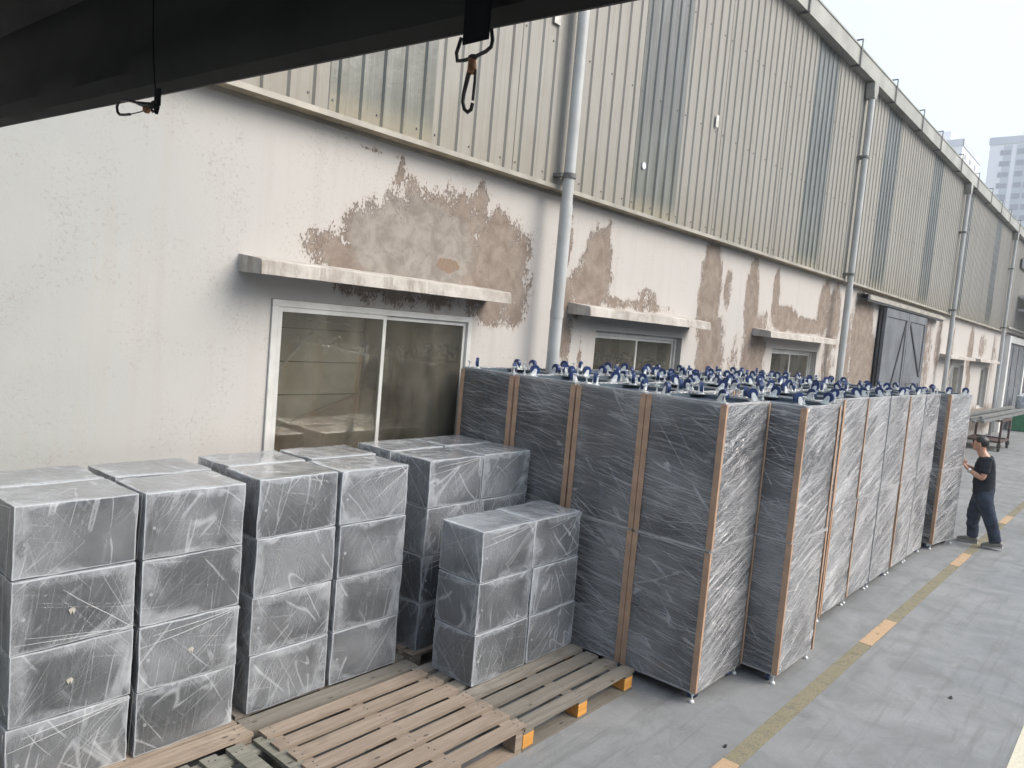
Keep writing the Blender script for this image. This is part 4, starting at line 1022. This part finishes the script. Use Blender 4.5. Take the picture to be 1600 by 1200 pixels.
# second strap, thin, with the hook lying sideways
g = MB(); g.tube([(.8, 1.885, 3.2), (.8, 1.878, 3.1), (.8, 1.858, 3.0), (.8, 1.845, 2.965)], .0016, 6)
s2 = cpartn(g, 'cord', M['strap'])
g = MB(); g.box(.797, 1.826, 2.937, .804, 1.851, 2.978); g.prism([(1.829, 2.937), (1.851, 2.937), (1.846, 2.921), (1.838, 2.919)], 'x', .797, .804); w_ = g.sc(KH).build('webbing_end', M['strap'], bevel=.002); w_.parent = s2
X = .8; h = MB()
h.tube([(X, 1.850, 2.943), (X, 1.858, 2.951), (X, 1.866, 2.950)], .0026, 8); h.tube([(X, 1.850, 2.929), (X, 1.860, 2.927), (X, 1.866, 2.934)], .0026, 8)
h.tube([(X, 1.864, 2.942), (X, 1.90, 2.948), (X, 1.945, 2.958)], [.008, .007, .0045], 8)
h.tube([(X, 1.94, 2.957), (X, 1.99, 2.969), (X, 2.03, 2.976), (X, 2.056, 2.974), (X, 2.066, 2.964), (X, 2.060, 2.950), (X, 2.046, 2.942), (X, 2.015, 2.938), (X, 1.985, 2.936)], [.0034] * 9, 8)
h.tube([(X, 1.985, 2.936), (X, 1.93, 2.935), (X, 1.89, 2.936)], .0016, 6)
hh = h.sc(KH).build('snap_hook', M['hooksteel'], smooth=True); hh.parent = s2
h = MB(); h.ball((X, 1.892, 2.937), .010, 10); hh = h.sc(KH).build('rivet', M['rust'], smooth=True); hh.parent = s2

# ------------------------------------------------------------------ the man
def skin(name, chains, mat, parent=None, sub=3, root=0, smooth=True):
    """chains: list of (verts list of (co, r) ) where a vert may be an int referring to an existing vertex"""
    vs = []; rs = []; es = []
    for ch in chains:
        prev = None
        for it in ch:
            if isinstance(it, int): cur = it
            else:
                vs.append(it[0]); rs.append(it[1]); cur = len(vs) - 1
            if prev is not None: es.append((prev, cur))
            prev = cur
    me_ = bpy.data.meshes.new(name); me_.from_pydata(vs, es, []); o = bpy.data.objects.new(name, me_); COL.objects.link(o)
    sk = o.modifiers.new('s', 'SKIN'); sk.use_smooth_shade = True
    lay = me_.skin_vertices[0].data
    for i, r_ in enumerate(rs):
        lay[i].radius = r_ if isinstance(r_, tuple) else (r_, r_); lay[i].use_root = (i == root)
    sb = o.modifiers.new('sub', 'SUBSURF'); sb.levels = sub; sb.render_levels = sub
    bpy.context.view_layer.update()
    ev = o.evaluated_get(bpy.context.evaluated_depsgraph_get()); m2 = bpy.data.meshes.new_from_object(ev)
    bpy.data.objects.remove(o); m2.materials.clear(); m2.materials.append(mat); m2.name = name
    if name in ('shirt', 'jeans'):
        am_, fq = (.009, 11.) if name == 'shirt' else (.010, 9.)
        for v_ in m2.vertices:
            v_.co += v_.normal * (noise.noise(Vector((v_.co.x * fq, v_.co.y * fq, v_.co.z * fq * 1.9))) * am_ + noise.noise(v_.co * 30) * .003)
    m2.polygons.foreach_set('use_smooth', [True] * len(m2.polygons))
    q = bpy.data.objects.new(name, m2); COL.objects.link(q)
    if parent: q.parent = parent; q.matrix_parent_inverse = Matrix.Translation(-Vector(parent.location))
    return q
man = empty('person', (12.38, 1.68, 0), 'person in black t-shirt and dark jeans pushing the separate cabinet pair', 'person')
# left = camera side (smaller x)
hipL, hipR = (12.30, 1.69, .70), (12.46, 1.73, .70)
kneeL, kneeR = (12.29, 1.575, .41), (12.47, 1.82, .40)
ankL, ankR = (12.30, 1.475, .11), (12.46, 1.795, .08)
shL, shR = (12.215, 1.70, 1.215), (12.545, 1.75, 1.215)
elL, elR = (12.15, 1.71, .965), (12.57, 1.83, 1.0)
wrL, wrR = (12.17, 1.905, 1.07), (12.42, 1.99, 1.10)
def fingers(w, hx):
    chains = []; base = Vector(w)
    return chains
body = [
 [((12.38, 1.715, .74), (.12, .10)), ((12.38, 1.72, .86), (.12, .10)), ((12.38, 1.73, 1.0), (.125, .105)), ((12.38, 1.745, 1.15), (.13, .105)), ((12.38, 1.755, 1.235), (.085, .075)), ((12.38, 1.785, 1.285), .062), ((12.38, 1.812, 1.345), .062), ((12.38, 1.828, 1.41), (.082, .094)), ((12.38, 1.818, 1.47), (.078, .092))],
 [3, (shL, .058), ((12.175, 1.70, 1.10), .048), (elL, .040), ((12.155, 1.80, 1.01), .038), (wrL, .026), ((12.175, 1.945, 1.105), (.020, .036)), ((12.18, 1.965, 1.14), (.016, .036))],
 [3, (shR, .058), ((12.565, 1.78, 1.10), .048), (elR, .040), ((12.50, 1.92, 1.05), .036), (wrR, .026), ((12.40, 2.03, 1.125), (.018, .034))],
 [0, (hipL, .088), (kneeL, .060), (ankL, .042), ((12.30, 1.53, .05), .036), ((12.30, 1.60, .04), .03)],
 [0, (hipR, .088), (kneeR, .060), (ankR, .042), ((12.46, 1.85, .045), .036), ((12.46, 1.92, .035), .03)],
]
# hands: separate short chains rooted in the palm
hl = 9 + 7 - 1 + 0
bo = skin('body', body, M['skin'], man)
def hand(palm, dirv, spread, name_, thumb):
    ch = []; 
    p = Vector(palm); d1 = Vector(dirv).normalized(); s1_ = Vector(spread).normalized(); out_ = []
    for k, (ln, off) in enumerate(((.062, -.027), (.070, -.009), (.066, .009), (.052, .026))):
        a_ = p + s1_ * off - d1 * .02; b__ = p + s1_ * off * 1.15 + d1 * ln * .5; bend = Vector((0, .5, .0)) * .02
        c_ = p + s1_ * off * 1.3 + d1 * ln * .95 + bend
        out_.append([(tuple(a_), .010), (tuple(b__), .0095), (tuple(c_), .008)])
    a_ = p - d1 * .03; out_.append([(tuple(a_), .012), (tuple(a_ + s1_ * thumb * .035 + d1 * .01), .011), (tuple(a_ + s1_ * thumb * .05 + d1 * .04), .009)])
    return out_
def join_into(target, objs):
    bm = bmesh.new(); bm.from_mesh(target.data)
    for o_ in objs:
        bm.from_mesh(o_.data)
    bm.to_mesh(target.data); bm.free()
    for o_ in objs: bpy.data.objects.remove(o_)
    target.data.polygons.foreach_set('use_smooth', [True] * len(target.data.polygons))
fo = []
for chs in (hand((12.182, 1.975, 1.155), (.05, .45, .9), (.3, -.85, .4), 'h', 1), hand((12.39, 2.04, 1.135), (-.5, .35, .75), (.8, .1, .5), 'h', -1)):
    for ch in chs: fo.append(skin('finger', [ch], M['skin'], None, 2))
# nose, ears, brow, chin
g = MB()
g.ball((12.38, 1.925, 1.412), .016, 10, 0, (.9, 1.3, 1.3)); g.ball((12.38, 1.915, 1.378), .016, 10, 0, (1.6, .8, .8)); g.ball((12.298, 1.822, 1.415), .024, 12, 0, (.45, .75, 1.3)); g.ball((12.462, 1.822, 1.415), .024, 12, 0, (.45, .75, 1.3))
g.ball((12.38, 1.885, 1.352), .034, 12, 0, (1.15, .8, .75)); g.ball((12.38, 1.845, 1.375), .068, 16, 0, (1.0, .95, .72)); g.ball((12.38, 1.888, 1.445), .03, 10, 0, (1.5, .6, .5)); g.ball((12.38, 1.845, 1.42), .075, 18, 0, (1.0, .88, 1.0))
fo.append(g.build('facebits', M['skin'], None, smooth=True))
join_into(bo, fo)
def mp_(o): o.parent = man; o.matrix_parent_inverse = Matrix.Translation((-12.38, -1.68, 0)); return o
g = MB(); g.ball((12.350, 1.905, 1.425), .006, 8); g.ball((12.410, 1.905, 1.425), .006, 8); mp_(g.build('eyes', M['eye'], None, smooth=True))
g = MB(); g.box(12.358, 1.903, 1.378, 12.402, 1.912, 1.384); mp_(g.build('mouth', M['lip'], None, bevel=.002))
# hair cap
g = MB(); g.ball((12.38, 1.812, 1.452), .096, 40, 0, (.90, .96, .94))
def keep(f):
    c = sum((Vector(g.v[i]) for i in f), Vector()) / len(f)
    zl = 1.375 if c.y < 1.79 else (1.375 + (c.y - 1.79) / .03 * .08 if c.y < 1.82 else (1.455 if c.y < 1.865 else 1.455 + min(1, (c.y - 1.865) / .02) * .045))
    return c.z > zl
g.f = [f for f in g.f if keep(f)]; g.mi = [0] * len(g.f)
g.v = [(v[0] + .004 * noise.noise(Vector(v) * 60), v[1] + .005 * noise.noise(Vector(v) * 55), v[2] + .007 * noise.noise(Vector(v) * 50)) for v in g.v]
ho = mp_(g.build('hair', M['hair'], None, smooth=True)); so_ = ho.modifiers.new('solid', 'SOLIDIFY'); so_.thickness = .012; so_.offset = -1
sh = [
 [((12.38, 1.712, .68), (.175, .15)), ((12.38, 1.715, .80), (.175, .15)), ((12.38, 1.725, .95), (.17, .145)), ((12.38, 1.735, 1.08), (.17, .142)), ((12.38, 1.745, 1.17), (.155, .118)), ((12.38, 1.755, 1.235), (.10, .085)), ((12.38, 1.775, 1.272), (.062, .060))],
 [4, (shL, .078), ((12.18, 1.70, 1.12), .070), ((12.155, 1.705, 1.02), .068)],
 [4, (shR, .078), ((12.565, 1.775, 1.12), .070), ((12.572, 1.81, 1.03), .066)]]
skin('shirt', sh, M['shirt'], man)
jn = [
 [((12.38, 1.712, .88), (.15, .125)), ((12.38, 1.715, .70), (.155, .135))],
 [1, ((12.30, 1.685, .66), (.118, .125)), ((12.292, 1.60, .45), .098), ((12.295, 1.53, .27), .084), ((12.30, 1.488, .12), (.078, .08)), ((12.30, 1.482, .09), (.076, .078))],
 [1, ((12.46, 1.745, .66), (.118, .125)), ((12.468, 1.81, .45), .096), ((12.465, 1.805, .27), .082), ((12.46, 1.79, .11), (.076, .078)), ((12.46, 1.79, .08), (.074, .076))]]
skin('jeans', jn, M['jeans'], man)
def shoe(cx, cy, cz, pitch):
    Mx = Matrix.Translation((cx, cy, cz)) @ Matrix.Rotation(pitch, 4, 'X')
    g = MB(); prof = [(-.085, .0), (-.09, .05), (-.06, .095), (.0, .09), (.05, .065), (.12, .05), (.165, .035), (.175, .012), (.16, .0)]
    g = MB()
    rings = []
    for x_, s_ in ((-.042, .72), (-.034, .95), (0, 1.05), (.034, .95), (.042, .72)):
        rings.append([Mx @ Vector((x_ * (1.0 if p[0] < .1 else .85), p[0], .018 + p[1] * s_)) for p in prof])
    m__ = len(prof); vs = [v for r_ in rings for v in r_]; fs = [(i * m__ + j, i * m__ + (j + 1) % m__, (i + 1) * m__ + (j + 1) % m__, (i + 1) * m__ + j) for i in range(4) for j in range(m__)] + [tuple(range(m__)), tuple(4 * m__ + j for j in range(m__))]
    g.add(vs, fs); o = mp_(g.build('shoe', M['shoe'], None, smooth=True, bevel=.004, auto=False))
    s_ = MB(); s_.prism([(-.044, -.09), (.044, -.09), (.046, .08), (.036, .165), (0, .182), (-.036, .165), (-.046, .08)], 'z', 0, .02)
    s_.v = [tuple(Mx @ Vector(v)) for v in s_.v]; so = s_.build('sole', M['sole'], bevel=.003); so.parent = o
shoe(12.30, 1.475, .028, -.16); shoe(12.46, 1.80, .002, 0)
g = MB(); g.tube([(12.155, 1.872, 1.05), (12.158, 1.892, 1.062)], .034, 16); g.cyl((12.124, 1.882, 1.058), 'x', .018, .012, 14); mp_(g.build('watch', M['watch'], None, smooth=True))

# ------------------------------------------------------------------ haze
g = MB(); g.box(-200, -160, -1, 760, 340, 90)
a = N('haze_air'); pv = a.n('ShaderNodeVolumePrincipled'); pv.inputs['Color'].default_value = (.93, .96, 1, 1); pv.inputs['Density'].default_value = .0017; pv.inputs['Anisotropy'].default_value = .2
a.L(pv.outputs[0], a.o.inputs[1])
tag(g.build('haze', a.m), kind='stuff')
